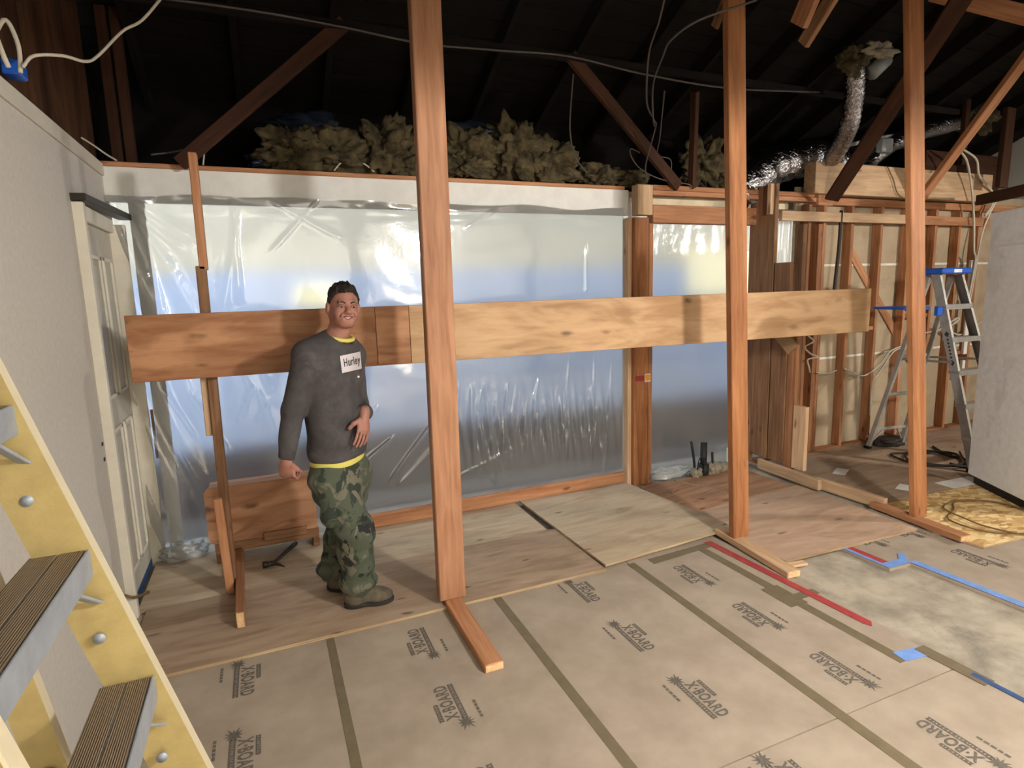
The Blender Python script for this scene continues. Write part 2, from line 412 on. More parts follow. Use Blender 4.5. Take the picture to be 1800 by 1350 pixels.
# roof: planks on rafters, eave along the back wall
def zr(y): return 3.60 + (4.4-y)*.45
SL = math.hypot(1, .45)
ceiling = struct(empty('ceiling', (2, 2, 3)))
yy = 5.4; k = 0
up = Vector((0, .45, 1)).normalized()
while yy > .7:
    y2 = yy-.155
    c = Vector((4.1, (yy+y2)/2, zr((yy+y2)/2)+.012))
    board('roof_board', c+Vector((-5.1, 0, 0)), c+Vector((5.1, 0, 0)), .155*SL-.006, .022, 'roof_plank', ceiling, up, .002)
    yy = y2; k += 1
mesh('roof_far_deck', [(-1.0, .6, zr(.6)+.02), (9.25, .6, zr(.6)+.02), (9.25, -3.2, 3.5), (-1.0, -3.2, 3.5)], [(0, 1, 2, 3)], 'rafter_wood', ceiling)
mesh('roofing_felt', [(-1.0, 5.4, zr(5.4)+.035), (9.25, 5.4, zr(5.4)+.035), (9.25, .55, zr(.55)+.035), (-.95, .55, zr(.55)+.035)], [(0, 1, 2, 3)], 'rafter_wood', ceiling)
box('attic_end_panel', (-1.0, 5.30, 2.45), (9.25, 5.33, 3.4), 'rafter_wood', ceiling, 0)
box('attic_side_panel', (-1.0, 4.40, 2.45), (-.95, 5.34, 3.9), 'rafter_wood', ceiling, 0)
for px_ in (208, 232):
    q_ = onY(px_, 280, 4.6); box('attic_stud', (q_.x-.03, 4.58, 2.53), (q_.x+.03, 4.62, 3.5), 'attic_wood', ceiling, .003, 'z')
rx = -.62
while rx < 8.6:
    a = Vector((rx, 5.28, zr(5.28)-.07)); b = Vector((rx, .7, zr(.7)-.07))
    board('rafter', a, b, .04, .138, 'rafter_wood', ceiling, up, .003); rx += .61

wall_back = struct(empty('wall_back', (2.5, YB, 0)))
box('drywall_band', (XL, YB, 2.298), (2.905, YB+.04, 2.503), 'white_paint', wall_back, .003)
box('top_plate', (XL, YB-.012, 2.503), (2.86, YB+.10, 2.53), 'fir_orange', wall_back, .003)
box('eave_blocking', (-.9, 4.60, 2.44), (9.2, 4.64, 2.52), 'house_paint', wall_back, 0)
box('outer_lintel', (-.9, YB+.05, 2.40), (4.75, 4.66, 2.50), 'house_paint', wall_back, 0)
box('drywall_offcut', (2.895, 4.27, 2.27), (2.965, 4.32, 2.40), 'white_paint', wall_back, .003)
# trimmer post between the two sheeted openings
box('trimmer_post', (2.885, 4.20, -.03), (3.025, 4.29, 2.27), 'fir_knotty', wall_back, .004, 'z')
box('trimmer_edge', (3.030, 4.203, -.03), (3.072, 4.292, 2.22), 'fir_orange', wall_back, .004, 'z')
box('trimmer_side_board', (2.845, 4.235, -.03), (2.883, 4.325, 2.27), 'fir_pale', wall_back, .004, 'z')
box('blocking', (2.905, 4.19, 2.29), (3.055, 4.28, 2.53), 'fir_pale', wall_back, .004, 'z')
# header and top plates on the right
box('top_plate', (3.06, 4.20, 2.452), (4.92, 4.29, 2.492), 'fir_orange', wall_back, .004)
box('top_plate', (3.06, 4.20, 2.494), (4.90, 4.29, 2.534), 'stud_old', wall_back, .004)
box('header', (3.075, 4.215, 2.232), (4.33, 4.30, 2.378), 'fir_orange', wall_back, .004)
box('top_plate', (4.92, 4.20, 2.43), (8.6, 4.29, 2.50), 'stud_old', wall_back, .004)
for nm, x0, x1, mt in (('splice_block', 4.93, 5.12, 'fir_orange'),):
    box(nm, (x0, 4.185, 2.42), (x1, 4.30, 2.52), mt, wall_back, .004)
hp = [onY(1435, 283, 4.12), onY(1738, 300, 4.12)]
box('header_beam', (4.80, 4.12, 2.515), (7.45, 4.25, 2.80), 'fir_pale', wall_back, .004)
box('ledger', (4.40, 4.11, 2.262), (6.32, 4.15, 2.35), 'fir_pale', wall_back, .004)
box('ledger', (6.42, 4.15, 2.262), (7.52, 4.19, 2.352), 'fir_orange', wall_back, .004)
# studs
for x, mt in ((4.20, 'fir_dark'), (4.83, 'stud_old'), (5.03, 'fir_orange'), (5.41, 'stud_old'), (5.83, 'stud_old'), (6.26, 'fir_orange'), (6.68, 'stud_old'), (7.08, 'stud_old'), (7.42, 'stud_old'), (7.86, 'stud_old'), (8.28, 'stud_old')):
    box('stud', (x, 4.20, .02), (x+.04, 4.292, 2.43), mt, wall_back, .003, 'z')
for x in (4.77, 4.97):
    box('jack_stud', (x, 4.20, .02), (x+.055, 4.292, 2.25), 'fir_dark' if x < 4.9 else 'stud_old', wall_back, .003, 'z')
for x0, z in ((5.45, 1.20), (6.30, 1.30), (6.72, 1.12), (7.12, .85)):
    box('fire_block', (x0+.002, 4.205, z), (x0+.375, 4.285, z+.04), 'stud_old', wall_back, .003)
board('let_in_brace', (5.44, 4.285, 2.10), (6.75, 4.285, .62), .012, .09, 'fir_orange', wall_back, (0, 0, 1))
box('sole_plate', (4.3, 4.20, -.018), (8.6, 4.29, .02), 'stud_old', wall_back, .003)
for i, (z0, z1) in enumerate(((-.02, .93), (.945, 1.86), (1.875, 2.6))):
    box('sheathing_panel', (4.76, 4.295, z0), (9.1, 4.32, z1), 'sheathing', wall_back, .002)
for z in (.9375, 1.8675):
    box('seam', (4.76, 4.293, z-.011), (9.1, 4.30, z+.011), 'seam_white', wall_back, 0)

struct(box('ceiling_light_block', (-.9, -3.1, 2.50), (9.1, 0.9, 2.53), 'white_paint', bev=0))  # unseen slab added to keep direct lamplight out of the attic
struct(box('wall_right', (9.1, -3.1, -.02), (9.2, 5.4, 5.6), 'wall_paint', bev=0))
struct(box('wall_front', (-.9, -3.2, -.02), (9.2, -3.1, 5.3), 'white_paint', bev=0))

# ------------------------------------------------------------------ the view outside the sheeting
struct(box('wall_garden', (-8, 8.2, -.3), (18, 8.3, 2.02), 'garden_wall_paint', bev=0))
struct(box('wall_neighbour', (-8, 8.5, -.3), (18, 8.7, 5.2), 'house_paint', bev=0))
struct(box('floor_patio', (-8, 4.66, -.32), (18, 5.6, -.14), 'patio_stone', bev=0))
struct(box('floor_garden', (-8, 5.6, -.32), (18, 8.2, -.12), 'garden_soil', bev=0))
struct(box('ceiling_eave', (-1.2, 4.66, 2.46), (9.4, 5.4, 2.52), 'house_paint', bev=0))
def lit(n, x0, y0, x1, y1, Y, mt='warm_glow'):  # emissive panels standing in for warm sunlit patches outside
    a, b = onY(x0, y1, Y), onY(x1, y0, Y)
    struct(box('glow_panel_%d' % n, (a.x, Y-.03, min(a.z, b.z)), (b.x, Y, max(a.z, b.z)), mt, bev=.005))
# window behind the camera plus an added low glowing panel; the film mirrors both
for n_, (x0, x1, z0, z1) in enumerate(((2.04, 3.16, 1.58, 1.98), (2.31, 2.74, .02, .33))):
    struct(box('glow_panel_%d' % (n_+5), (x0, -3.1, z0), (x1, -3.085, z1), 'mirrored_glow', bev=.002))

lit(3, 1182, 442, 1330, 520, 8.2, 'dim_glow')
lit(4, 520, 500, 590, 540, 8.2, 'dim_glow')

# ------------------------------------------------------------------ door in the left wall
door = struct(empty('door_1', (XL, 4.0, 0)))
box('casing', (XL-.002, 3.555, 0), (XL+.048, 3.60, 2.19), 'cream_paint', door, .004, 'z')
box('casing', (XL-.002, 4.285, 0), (XL+.09, 4.318, 2.16), 'cream_paint', door, .004, 'z')
box('head_casing', (XL-.002, 3.602, 2.11), (XL+.03, 4.283, 2.19), 'cream_paint', door, .004, 'y')
slabd = box('door_leaf', (XL-.002, 3.602, .01), (XL+.008, 4.283, 2.108), 'door_paint', door, .002, 'z')
for (y0, y1, z0, z1) in ((3.70, 3.92, 1.18, 1.95), (3.98, 4.20, 1.18, 1.95), (3.70, 3.92, .18, 1.02), (3.98, 4.20, .18, 1.02)):
    X = XL+.008
    for a, b in (((X, y0, z0), (X+.012, y0+.022, z1)), ((X, y1-.022, z0), (X+.012, y1, z1)), ((X, y0, z0), (X+.012, y1, z0+.022)), ((X, y0, z1-.022), (X+.012, y1, z1))):
        box('panel_moulding', a, b, 'cream_paint', slabd, .003, 'z')
    box('raised_panel', (X, y0+.05, z0+.05), (X+.007, y1-.05, z1-.05), 'door_paint', slabd, .003, 'z')
bar = board('track', (-.77, 3.55, 2.212), (-.705, 4.30, 2.205), .07, .035, 'dark_metal', door)
tag(tube('door_stop', [(XL+.01, 3.50, .17), (XL+.05, 3.52, .14), (XL+.10, 3.60, .12)], .008, 'cable_brown', None, 6, 5), 'brown bent rod sticking out by the foot of the door casing', 'door stop')
for z in (.98, .90):
    box('switch_hole', (XL, 3.505, z), (XL+.003, 3.53, z+.02), 'black_rubber', wall_left, .001)
box('old_wall_strip', (-.70, 4.30, .70), (-.685, 4.315, 1.02), 'fir_dark', wall_back, .001, 'z')
box('jamb_board', (-.685, 4.322, 0), (-.60, 4.338, 2.296), 'white_paint', wall_back, .003, 'z')
tag(box('base_tape', (XL+.002, 3.72, .0), (XL+.010, 4.28, .05), 'dark_blue_tape', None, .001, 'y'), 'dark blue masking tape along the foot of the left wall', 'tape')

# ------------------------------------------------------------------ floor covering
def xsheet(pts, label):
    return tag(slab('floor_protection_board', pts, -.016, 0, 'xboard'), label, 'floor board', 'tan floor protection boards')
BX = [XL+.02, .18, 1.072, 1.982, 2.718]
g = .0025
sh = {}
sh[0] = xsheet([(BX[0], -2), (BX[1]-g, -2), (BX[1]-g, 3.6), (BX[0], 3.6)], 'tan printed floor board strip nearest the yellow ladder')
sh[1] = xsheet([(BX[1]+g, -2), (BX[2]-g, -2), (BX[2]-g, 3.6), (BX[1]+g, 3.6)], 'tan printed floor board strip under the foremost post foot')
sh[2] = xsheet([(BX[2]+g, 1.458), (BX[3]-g, 1.458), (BX[3]-g, 3.6), (BX[2]+g, 3.6)], 'tan printed floor board strip right of the foremost post')
sh[5] = xsheet([(BX[2]+g, -2), (BX[3]-g, -2), (BX[3]-g, 1.452), (BX[2]+g, 1.452)], 'tan floor board at the bottom edge, near side of thin cross seam')
sh[3] = xsheet([(BX[3]+g, 1.458), (2.70, 1.458), (2.728, 1.80), (2.728, 3.2), (BX[3]+g, 3.2)], 'tan printed floor board strip beside the red tape and bare concrete')
sh[6] = xsheet([(BX[3]+g, -2), (2.74, -2), (2.74, 1.0), (2.70, 1.452), (BX[3]+g, 1.452)], 'tan printed floor board in bottom right corner of the view')
sh[4] = xsheet([(3.53, -2), (4.9, -2), (4.9, 2.9), (3.318, 2.9), (3.325, 2.195), (3.505, 2.19)], 'tan printed floor board right of the bare concrete strip')
# printed logos
_tx = text_mesh('X·BOARD', .082, .003)
vs = [v.co.copy() for v in _tx.vertices]; mnx, mxx = min(v.x for v in vs), max(v.x for v in vs)
mny, mxy = min(v.y for v in vs), max(v.y for v in vs)
def logo_mesh():
    V, F = [], []
    def add(vv, ff):
        n = len(V); V.extend(vv); F.extend([[n+i for i in f] for f in ff])
    sx = .222/(mxx-mnx); sy = .058/(mxy-mny)
    tv = [((v.x-mnx)*sx+.052, (v.y-mny)*sy+.030, 0) for v in vs]
    add(tv, [list(p.vertices) for p in _tx.polygons])
    def rect(u0, v0, u1, v1): add([(u0, v0, 0), (u1, v0, 0), (u1, v1, 0), (u0, v1, 0)], [(0, 1, 2, 3)])
    # bars left with a light gap down the middle like reversed-out lettering
    rect(.040, .0, .272, .006); rect(.040, .017, .272, .023)
    rr = random.Random(3); u = .045
    while u < .265:
        d = rr.uniform(.005, .013); rect(u, .006, min(u+d, .27), .017); u += d + .004
    rect(.055, .095, .165, .100); rect(.055, .109, .165, .114); u = .058
    while u < .158:
        d = rr.uniform(.005, .012); rect(u, .100, u+d, .109); u += d + .004
    n = 22; pts = [(.018, .014, 0)]
    for i in range(n):
        a = 2*math.pi*i/n; r = rr.uniform(.032, .052) if i % 2 else rr.uniform(.014, .024)
        pts.append((.018+r*math.cos(a), .014+r*math.sin(a)*.9, 0))
    add(pts, [(0, 1+i, 1+(i+1) % n) for i in range(n)])
    u = .02
    while u < .13:
        d = rr.uniform(.006, .02); rect(u, -.058, u+d, -.046); u += d+.005
    me = bpy.data.meshes.new('logo'); me.from_pydata(V, [], F); me.update(); me.materials.append(M['print_ink']); return me
LOGO = logo_mesh()
def logo(sheet, x, y, d):
    """d=-1: reads towards the camera, +1: away"""
    R = Matrix.Rotation(-math.pi/2 if d < 0 else math.pi/2, 4, 'Z')
    place(bpy.data.objects.new('printed_logo', LOGO), Matrix.Translation((x, y, .0012)) @ R, sheet)
for y in (2.91, 2.415, 1.925): logo(sh[2], 1.515, y+.0, -1)
logo(sh[5], 1.515, 1.435, -1); logo(sh[5], 1.515, .94, -1)
for y in (2.525, 2.035, 1.545): logo(sh[1], .635, y, 1)
for y in (2.505, 2.01, 1.52): logo(sh[3], 2.275, y, 1)
logo(sh[6], 2.285, 1.04, 1)
for y in (2.885, 2.39, 1.90): logo(sh[0], -.255, y, -1)
for y in (2.40, 1.92, 1.43): logo(sh[4], 3.96, y, 1)
for y in (2.62,): logo(sh[4], 3.62, y-.20, 1)
# tapes over the seams
def tape(pts, mat, label, z=.0016, group=None, h=.0012):
    return tag(slab('floor_tape', pts, z-h, z, mat), label, 'tape', group)
def strip(x0, x1, y0, y1, mat, label, dx=0): return tape([(x0, y0), (x1, y0), (x1+dx, y1), (x0+dx, y1)], mat, label)
strip(.162, .200, -1.5, 2.91, 'board_tape', 'dark tan seam tape left of the foremost post foot')
strip(1.046, 1.092, -1.5, 2.93, 'board_tape', 'dark tan seam tape just right of the foremost post foot', .018)
strip(1.945, 1.998, -1.5, 2.93, 'board_tape', 'dark tan seam tape ending at the pale plywood sheet', .02)
strip(2.512, 2.572, 1.58, 2.95, 'board_tape', 'dark tan seam tape beside the red tape', -.02)
tape([(2.46, 2.13), (2.58, 2.13), (2.58, 2.34), (2.46, 2.34)], 'board_tape', 'short dark tan tape patch across the seam by the red tape', .0024)
tape([(2.55, 2.17), (2.72, 2.17), (2.72, 2.225), (2.55, 2.225)], 'board_tape', 'short dark tan tape crossing under the red tape', .0026)
tape([(2.60, 2.97), (2.655, 2.97), (2.705, 1.86), (2.672, 1.83), (2.655, 1.86)], 'red_tape', 'long red tape strip along the edge of the concrete', .0038)
tape([(2.12, 2.86), (2.62, 2.90), (2.62, 2.96), (2.12, 2.93)], 'board_tape', 'dark tan tape along the edge of the pale plywood', .003)
tape([(2.545, 1.575), (2.685, 1.560), (2.695, 1.625), (2.555, 1.645)], 'blue_tape', 'short blue tape piece at the end of the tan tape', .003)
tape([(2.665, 1.62), (2.735, 1.62), (2.745, 1.33), (2.675, 1.33)], 'board_tape', 'brownish tape folded over the concrete edge', .0036)
tape([(2.70, 1.40), (2.728, 1.40), (2.75, .2), (2.72, .2)], 'dark_blue_tape', 'thin bluish tape running off along the concrete edge', .0042)
tape([(3.35, 2.50), (3.40, 2.50), (3.405, 2.24), (3.355, 2.24)], 'red_tape', 'short red tape strip on the far side of the concrete', .003)
tape([(3.322, 2.55), (3.352, 2.55), (3.352, 2.20), (3.328, 2.20)], 'blue_tape', 'narrow blue tape beside the short red tape', .0036)
tape([(3.335, 2.20), (3.51, 2.195), (3.60, 2.30), (3.56, 2.31), (3.49, 2.255), (3.335, 2.262)], 'blue_tape', 'blue tape turning the corner of the concrete strip', .0042)
tape([(3.508, 2.20), (3.565, 2.20), (3.585, .6), (3.535, .6)], 'blue_tape', 'long blue tape along the far edge of the concrete', .0048)
tape([(4.62, 2.9), (4.67, 2.9), (4.64, 2.1), (4.59, 2.1)], 'red_tape', 'red tape at the right edge beside the cable coil', .003)

# plywood sheets on the floor
def ply(pts, z0, z1, mat, label, name='plywood_sheet'):
    return tag(slab(name, pts, z0, z1, mat, None, 'ply_edge'), label, 'plywood', 'plywood sheets on the floor')
ply([(-.72, 2.90), (1.80, 2.912), (1.80, 3.60), (-.72, 3.60)], .001, .017, 'ply_floor', 'long brown plywood sheet under the man and the left post')
ply([(-.765, 3.605), (1.745, 3.605), (1.755, 4.29), (-.765, 4.29)], .001, .016, 'ply_floor_pale', 'dusty plywood sheet along the wall under the hammer')
ply([(1.81, 2.93), (2.915, 3.03), (2.80, 4.15), (1.79, 4.20)], .018, .032, 'ply_floor_pale', 'pale plywood sheet lying on top in front of the trimmer post')
ply([(2.84, 2.515), (4.02, 2.485), (4.05, 3.50), (3.55, 3.485), (2.80, 3.37)], .002, .016, 'ply_floor_pink', 'pinkish plywood sheet between the second and third posts')
ply([(2.84, 3.375), (3.485, 3.49), (3.225, 4.12), (2.90, 4.12)], -.016, .002, 'subfloor_old', 'worn reddish subfloor piece right of the trimmer post')
ply([(3.53, 3.495), (4.03, 3.51), (4.03, 4.12), (3.275, 4.12)], -.016, .002, 'subfloor_old', 'reddish plywood piece in front of the black pipe stubs')
ply([(4.23, 2.90), (5.35, 2.86), (5.15, 2.05), (4.10, 2.12), (4.06, 2.40)], .002, .014, 'osb', 'coarse strand board sheet beside the third post', 'strand_board')
ply([(4.25, 2.91), (5.30, 2.87), (5.24, 4.16), (4.30, 4.16)], .000, .012, 'ply_floor', 'dirty brown plywood beyond the partition with paper scraps')
ply([(5.26, 2.96), (7.6, 2.96), (7.6, 4.18), (5.26, 4.18)], .000, .012, 'ply_floor', 'dark dusty plywood under the aluminium stepladder')
for i, (px, py, L_, W_, a, lb) in enumerate(((1478, 829, .20, .10, .5, 'small white paper scrap nearest the stud wall'), (1590, 857, .16, .10, .4, 'small white paper scrap beside the third post'), (1690, 848, .42, .16, -.05, 'long white dusty offcut on the floor before the white cabinet'))):
    p = onZ(px, py, .012); c, s = math.cos(a), math.sin(a)
    tag(slab('paper_scrap', [(p.x+c*u-s*v, p.y+s*u+c*v) for u, v in ((-L_/2, -W_/2), (L_/2, -W_/2), (L_/2, W_/2), (-L_/2, W_/2))], .013, .0145, 'paper_white'), lb, 'paper')
p = onZ(1405, 994, 0)
tag(board('wood_offcut', p+Vector((-.10, .02, .008)), p+Vector((.05, .0, .008)), .05, .016, 'fir_pale'), 'small wood offcut under the plywood edge by the second post', 'offcut')

# ------------------------------------------------------------------ shoring posts, foot plates, plywood strip
def post(bot, top, w, d, mat, label, twist=0):
    """w across (x), d deep (y); bot/top = centre of the front face"""
    a = Vector(bot)+Vector((0, d/2, 0)); b = Vector(top)+Vector((0, d/2, 0))
    e = empty('shoring_post', bot)
    upv = Vector((math.sin(twist), -math.cos(twist), 0))
    o = board('timber', a, b, w, d, mat, e, upv, .005)
    tag(e, label, 'post', 'tall temporary timber posts')
    return e
def ext(a, b, z):
    t = (z-a.z)/(b.z-a.z); return a+(b-a)*t
P1 = post((.838, 2.93, .040), ext(Vector((.838, 2.93, .04)), Vector((.842, 2.93, 3.03)), 4.1), .148, .07, 'fir_post', 'tall timber post nearest the camera, right of the man')
b2, t2 = Vector((2.80, 2.84, .045)), Vector((2.63, 2.84, 3.31))
P2 = post(b2, ext(b2, t2, 4.12), .130, .05, 'fir_post_warm_lit', 'tall timber post between the pale plywood and the pinkish plywood')
b3, t3 = Vector((4.17, 2.56, .045)), Vector((3.735, 2.56, 3.35))
P3 = post(b3, ext(b3, t3, 4.25), .130, .045, 'fir_post_warm_lit', 'rightmost tall timber post, beside the strand board')
def plate(name, a, b, w, t, mat, label):
    e = board(name, a, b, w, t, mat, None, (0, 0, 1), .004); tag(e, label, 'plate', 'foot plates under the posts')
    d = (Vector(b)-Vector(a)).normalized()
    board('sawn_end', Vector(a)-d*.0015, Vector(a)+d*.001, w-.008, t-.008, 'endgrain_lit', e, (0, 0, 1), 0)  # end face paler, light from the camera side put into its colour
    return e
plate('foot_plate', (.838, 2.305, .020), (.838, 3.02, .020), .092, .040, 'fir_orange', 'short timber foot plate under the foremost post')
plate('foot_plate', (2.735, 2.36, .021), (2.78, 3.02, .0375), .092, .040, 'fir_pale', 'pale timber foot plate under the second tall post')
plate('foot_plate', (4.085, 2.22, .034), (4.15, 2.90, .034), .092, .040, 'fir_orange', 'timber foot plate under the rightmost tall post')
plate('foot_plate', (-.232, 3.17, .062), (-.262, 4.20, .062), .042, .088, 'stud_old', 'grey timber plate on edge at the foot of the left post')
tag(board('partition_plate', (4.10, 3.33, .06), (4.14, 4.02, .06), .038, .09, 'fir_pale'), 'pale timber on edge leading from the wall past the leaning boards', 'plate')
tag(board('partition_plate', (4.185, 2.83, .047), (4.175, 3.42, .047), .042, .088, 'fir_pale'), 'pale notched timber lying between partition boards and third post', 'plate')

lp = empty('left_post', (-.27, 3.60, .017))
tag(lp, 'slender spliced timber post standing behind the plywood strip at left', 'post')
a, b = Vector((-.285, 3.645, .04)), Vector((-.275, 3.645, 1.88))
board('lower_timber', a, b, .048, .085, 'fir_dark', lp, (0, -1, 0), .004)
board('upper_timber', (-.262, 3.645, 1.86), (-.258, 3.645, 2.46), .040, .085, 'fir_orange', lp, (0, -1, 0), .004)
board('scab', (-.296, 3.582, .03), (-.312, 3.582, .60), .046, .038, 'fir_orange', lp, (0, -1, 0), .004)
board('scab_block', (-.322, 3.655, .95), (-.318, 3.655, 1.60), .034, .06, 'fir_pale', lp, (0, -1, 0), .004)

# plywood strip: four pieces end to end
sa, sb = Vector((0, 3.55, 0)), Vector((0, 3.31, 0))
La, Lb = onY(220, 555, 3.55), onY(232, 673, 3.55); Ra, Rb = onY(1527, 507, 3.31), onY(1527, 582, 3.31)
st = empty('plywood_strip', ((La.x+Ra.x)/2, 3.43, 1.47))
tag(st, 'long horizontal plywood strip running behind the man and posts', 'plywood')
def strip_pt(t, v):
    top = La.lerp(Ra, t); bot = Lb.lerp(Rb, t); return top.lerp(bot, v)
fx = [0]
def t_of_px(px):
    lo, hi = 0, 1
    for _ in range(40):
        mid = (lo+hi)/2; q = strip_pt(mid, .5)-CAM; x = 900+FPX*q.dot(cR)/q.dot(cF)
        if x < px: lo = mid
        else: hi = mid
    return lo
cuts = [0, t_of_px(661), t_of_px(720), 1]
for i, mt in enumerate(('ply_strip_warm', 'ply_strip_warm', 'ply_strip')):
    a, b = strip_pt(cuts[i], .5), strip_pt(cuts[i+1], .5); d = (b-a).normalized()*.0012
    h = (strip_pt((cuts[i]+cuts[i+1])/2, 0)-strip_pt((cuts[i]+cuts[i+1])/2, 1)).length
    if i == 2: board('cleat', a+Vector((-.25, .026, 0)), a+Vector((.35, .026, 0)), .02, h*.7, 'ply_strip', st)
    board('strip_piece', a+d, b-d, .03, h, mt, st, (0, 0, 1), .002)

# boards of the half-built partition
def tb(lo, hi, mat, label, name='partition_board', e='fir_pale'):
    o = box(name, lo, hi, mat, None, .003, 'z'); return tag(o, label, 'board', 'boards standing at the partition')
tb((4.20, 4.00, .105), (4.24, 4.20, 2.56), 'fir_dark', 'tall grey brown board standing against the wall right of the second post')
tb((4.20, 3.815, .105), (4.24, 3.985, 1.88), 'fir_dark', 'shorter dark board beside the tall grey board')
tb((4.21, 3.72, .015), (4.25, 3.81, 1.30), 'stud_old', 'brown board hidden by the plywood strip at its top')
tb((4.20, 3.585, .09), (4.24, 3.715, .655), 'fir_pale', 'short pale board standing upright on the partition plate')
tag(board('wood_scrap', (4.10, 3.96, 1.42), (4.15, 3.70, 1.14), .03, .12, 'old_board'), 'grey wood scrap slanting below the plywood strip', 'board')
tag(box('partition_top_board', (4.16, 4.02, 2.30), (4.20, 4.06, 2.56), 'fir_pale', None, .003, 'z'), 'small pale cleat at the head of the tall grey board', 'board')

# lumber lying along the plastic
tag(board('floor_lumber', (.55, 4.215, .068), (2.80, 4.225, .070), .04, .10, 'fir_orange', None, (0, 0, 1), .005), 'long orange timber lying along the foot of the plastic sheet', 'lumber')

# crate / bench piece by the wall
cr = empty('wooden_bench', (-.1, 4.1, .016)); tag(cr, 'low wooden bench with rounded plywood front behind the left post', 'bench')
def rounded(name, x0, x1, z0, z1, y, t, r, mat, parent, right=True):
    pts = []
    for cx, cz, a0 in ((x1-(r if right else .004), z1-(r if right else .004), 0), (x0+r, z1-r, 90), (x0+r, z0+r, 180), (x1-(r if right else .004), z0+(r if right else .004), 270)):
        rr = r if (right or a0 in (90, 180)) else .004
        for k in range(7): a = math.radians(a0+15*k); pts.append((cx+rr*math.cos(a), cz+rr*math.sin(a)))
    n = len(pts); cx, cz = (x0+x1)/2, (z0+z1)/2
    V = [(p[0]-cx, -t/2, p[1]-cz) for p in pts]+[(p[0]-cx, t/2, p[1]-cz) for p in pts]
    F = [list(range(n)), list(range(2*n-1, n-1, -1))]+[[i, n+i, n+(i+1) % n, (i+1) % n] for i in range(n)]
    return mesh(name, V, F, mat, parent, mw=Matrix.Translation((cx, y, cz)))
yb = 4.06
q0, q1 = onY(357, 856, yb), onY(551, 836, yb)
zt, zb = .5*(q0.z+q1.z), onY(362, 958, yb).z
rounded('front_panel', q0.x, q1.x, .155, zt, yb, .03, .04, 'crate_wood', cr, False)
box('lower_rail', (q0.x+.03, yb-.01, .085), (q1.x+.005, yb+.03, .15), 'fir_dark', cr, .004)
box('handle_batten', (q0.x+.32, yb-.04, .13), (q1.x-.07, yb-.016, .185), 'fir_dark', cr, .004)
box('bench_top', (q0.x+.02, yb+.016, zt-.05), (q1.x-.01, yb+.20, zt-.02), 'crate_wood', cr, .004)
for x in (q0.x+.03, q1.x-.035):
    box('foot', (x, yb+.005, .017), (x+.04, yb+.19, .09), 'fir_dark', cr, .004)
box('back_rail', (q0.x+.03, yb+.17, .085), (q1.x, yb+.2, zt-.05), 'fir_dark', cr, .004)

# hammer
hm = empty('hammer', onZ(480, 990, .018)); tag(hm, 'claw hammer lying on the dusty plywood behind the man', 'hammer')
h0, h1 = onZ(482, 990, .035), onZ(520, 955, .035)
tube('handle', [h0, h0.lerp(h1, .5)+Vector((0, 0, .004)), h1], .013, 'steel_tool', hm, 8, 4, lambda t: .010+.006*t)
ha, hb = onZ(462, 994, .035), onZ(500, 996, .035)
tube('head', [ha, h0, hb], .018, 'steel_tool', hm, 8, 4, lambda t: .022 if t < .25 else (.016 if t < .6 else .012-.008*(t-.6)/.4))

# ------------------------------------------------------------------ plastic sheets
def sheet(name, x0, x1, z0, z1, y, nx, nz, f, mat, label, edge=None):
    V, F = [], []
    for j in range(nz+1):
        for i in range(nx+1):
            u, v = i/nx, j/nz
            x = x0+(x1-x0)*u; z = z0+(z1-z0)*v
            if edge: x, z = edge(x, z, u, v)
            V.append((x-x0, f(x, z), z-z0))
    for j in range(nz):
        for i in range(nx):
            a = j*(nx+1)+i; F.append((a, a+1, a+nx+2, a+nx+1))
    o = mesh(name, V, F, mat, None, True, Matrix.Translation((x0, y, z0)))
    o['kind'] = 'thing'; tag(o, label, 'plastic sheet'); return o
def seg_ridge(x, z, a, b, wd, amp):
    ax, az = a; bx, bz = b; dx, dz = bx-ax, bz-az; L2 = dx*dx+dz*dz; t = ((x-ax)*dx+(z-az)*dz)/L2
    if t < -.1 or t > 1.1: return 0
    px, pz = ax+dx*t, az+dz*t; d = math.hypot(x-px, z-pz)
    if d > .12: return 0
    fall = max(0, min(1, min(t+.1, 1.1-t)*5)); ww = wd*(.5+.8*max(0, t))
    return amp*math.exp(-(d/ww)**2)*fall
YS = 4.295
def sp(px, py): q = onY(px, py, YS); return (q.x, q.z)
RID = []
for a, b, wd, am in (((1000, 640), (985, 790), .010, .012), ((1045, 640), (1040, 800), .010, .014), ((1075, 650), (1062, 835), .012, .014), ((1030, 430), (1030, 520), .012, .010),
                     ((765, 735), (690, 840), .012, .016), ((800, 745), (705, 850), .012, .010), ((690, 770), (640, 815), .02, .014), ((660, 720), (610, 800), .015, .01),
                     ((235, 355), (340, 420), .03, .030), ((240, 375), (320, 440), .02, .02), ((245, 395), (300, 470), .02, .02), ((260, 420), (290, 560), .015, .015),
                     ((290, 690), (345, 770), .012, .014), ((330, 690), (400, 790), .014, .014), ((285, 740), (350, 850), .012, .012), ((410, 360), (420, 520), .02, .016), ((470, 350), (590, 415), .015, .010),
                     ((560, 350), (480, 440), .012, .008), ((820, 400), (870, 370), .01, .008), ((455, 690), (480, 770), .02, .012), ((420, 380), (390, 560), .02, .01), ((800, 840), (900, 790), .012, .008)):
    RID.append((sp(*a), sp(*b), wd, am))
rg = random.Random(12)
for i in range(46):
    x_ = rg.uniform(805, 1085); y_ = rg.uniform(665, 745); l_ = rg.uniform(30, 75)
    RID.append((sp(x_, y_), sp(x_-rg.uniform(-4, 12), y_+l_), rg.uniform(.008, .013), rg.uniform(.008, .016)*rg.choice((1, 1, -1))))
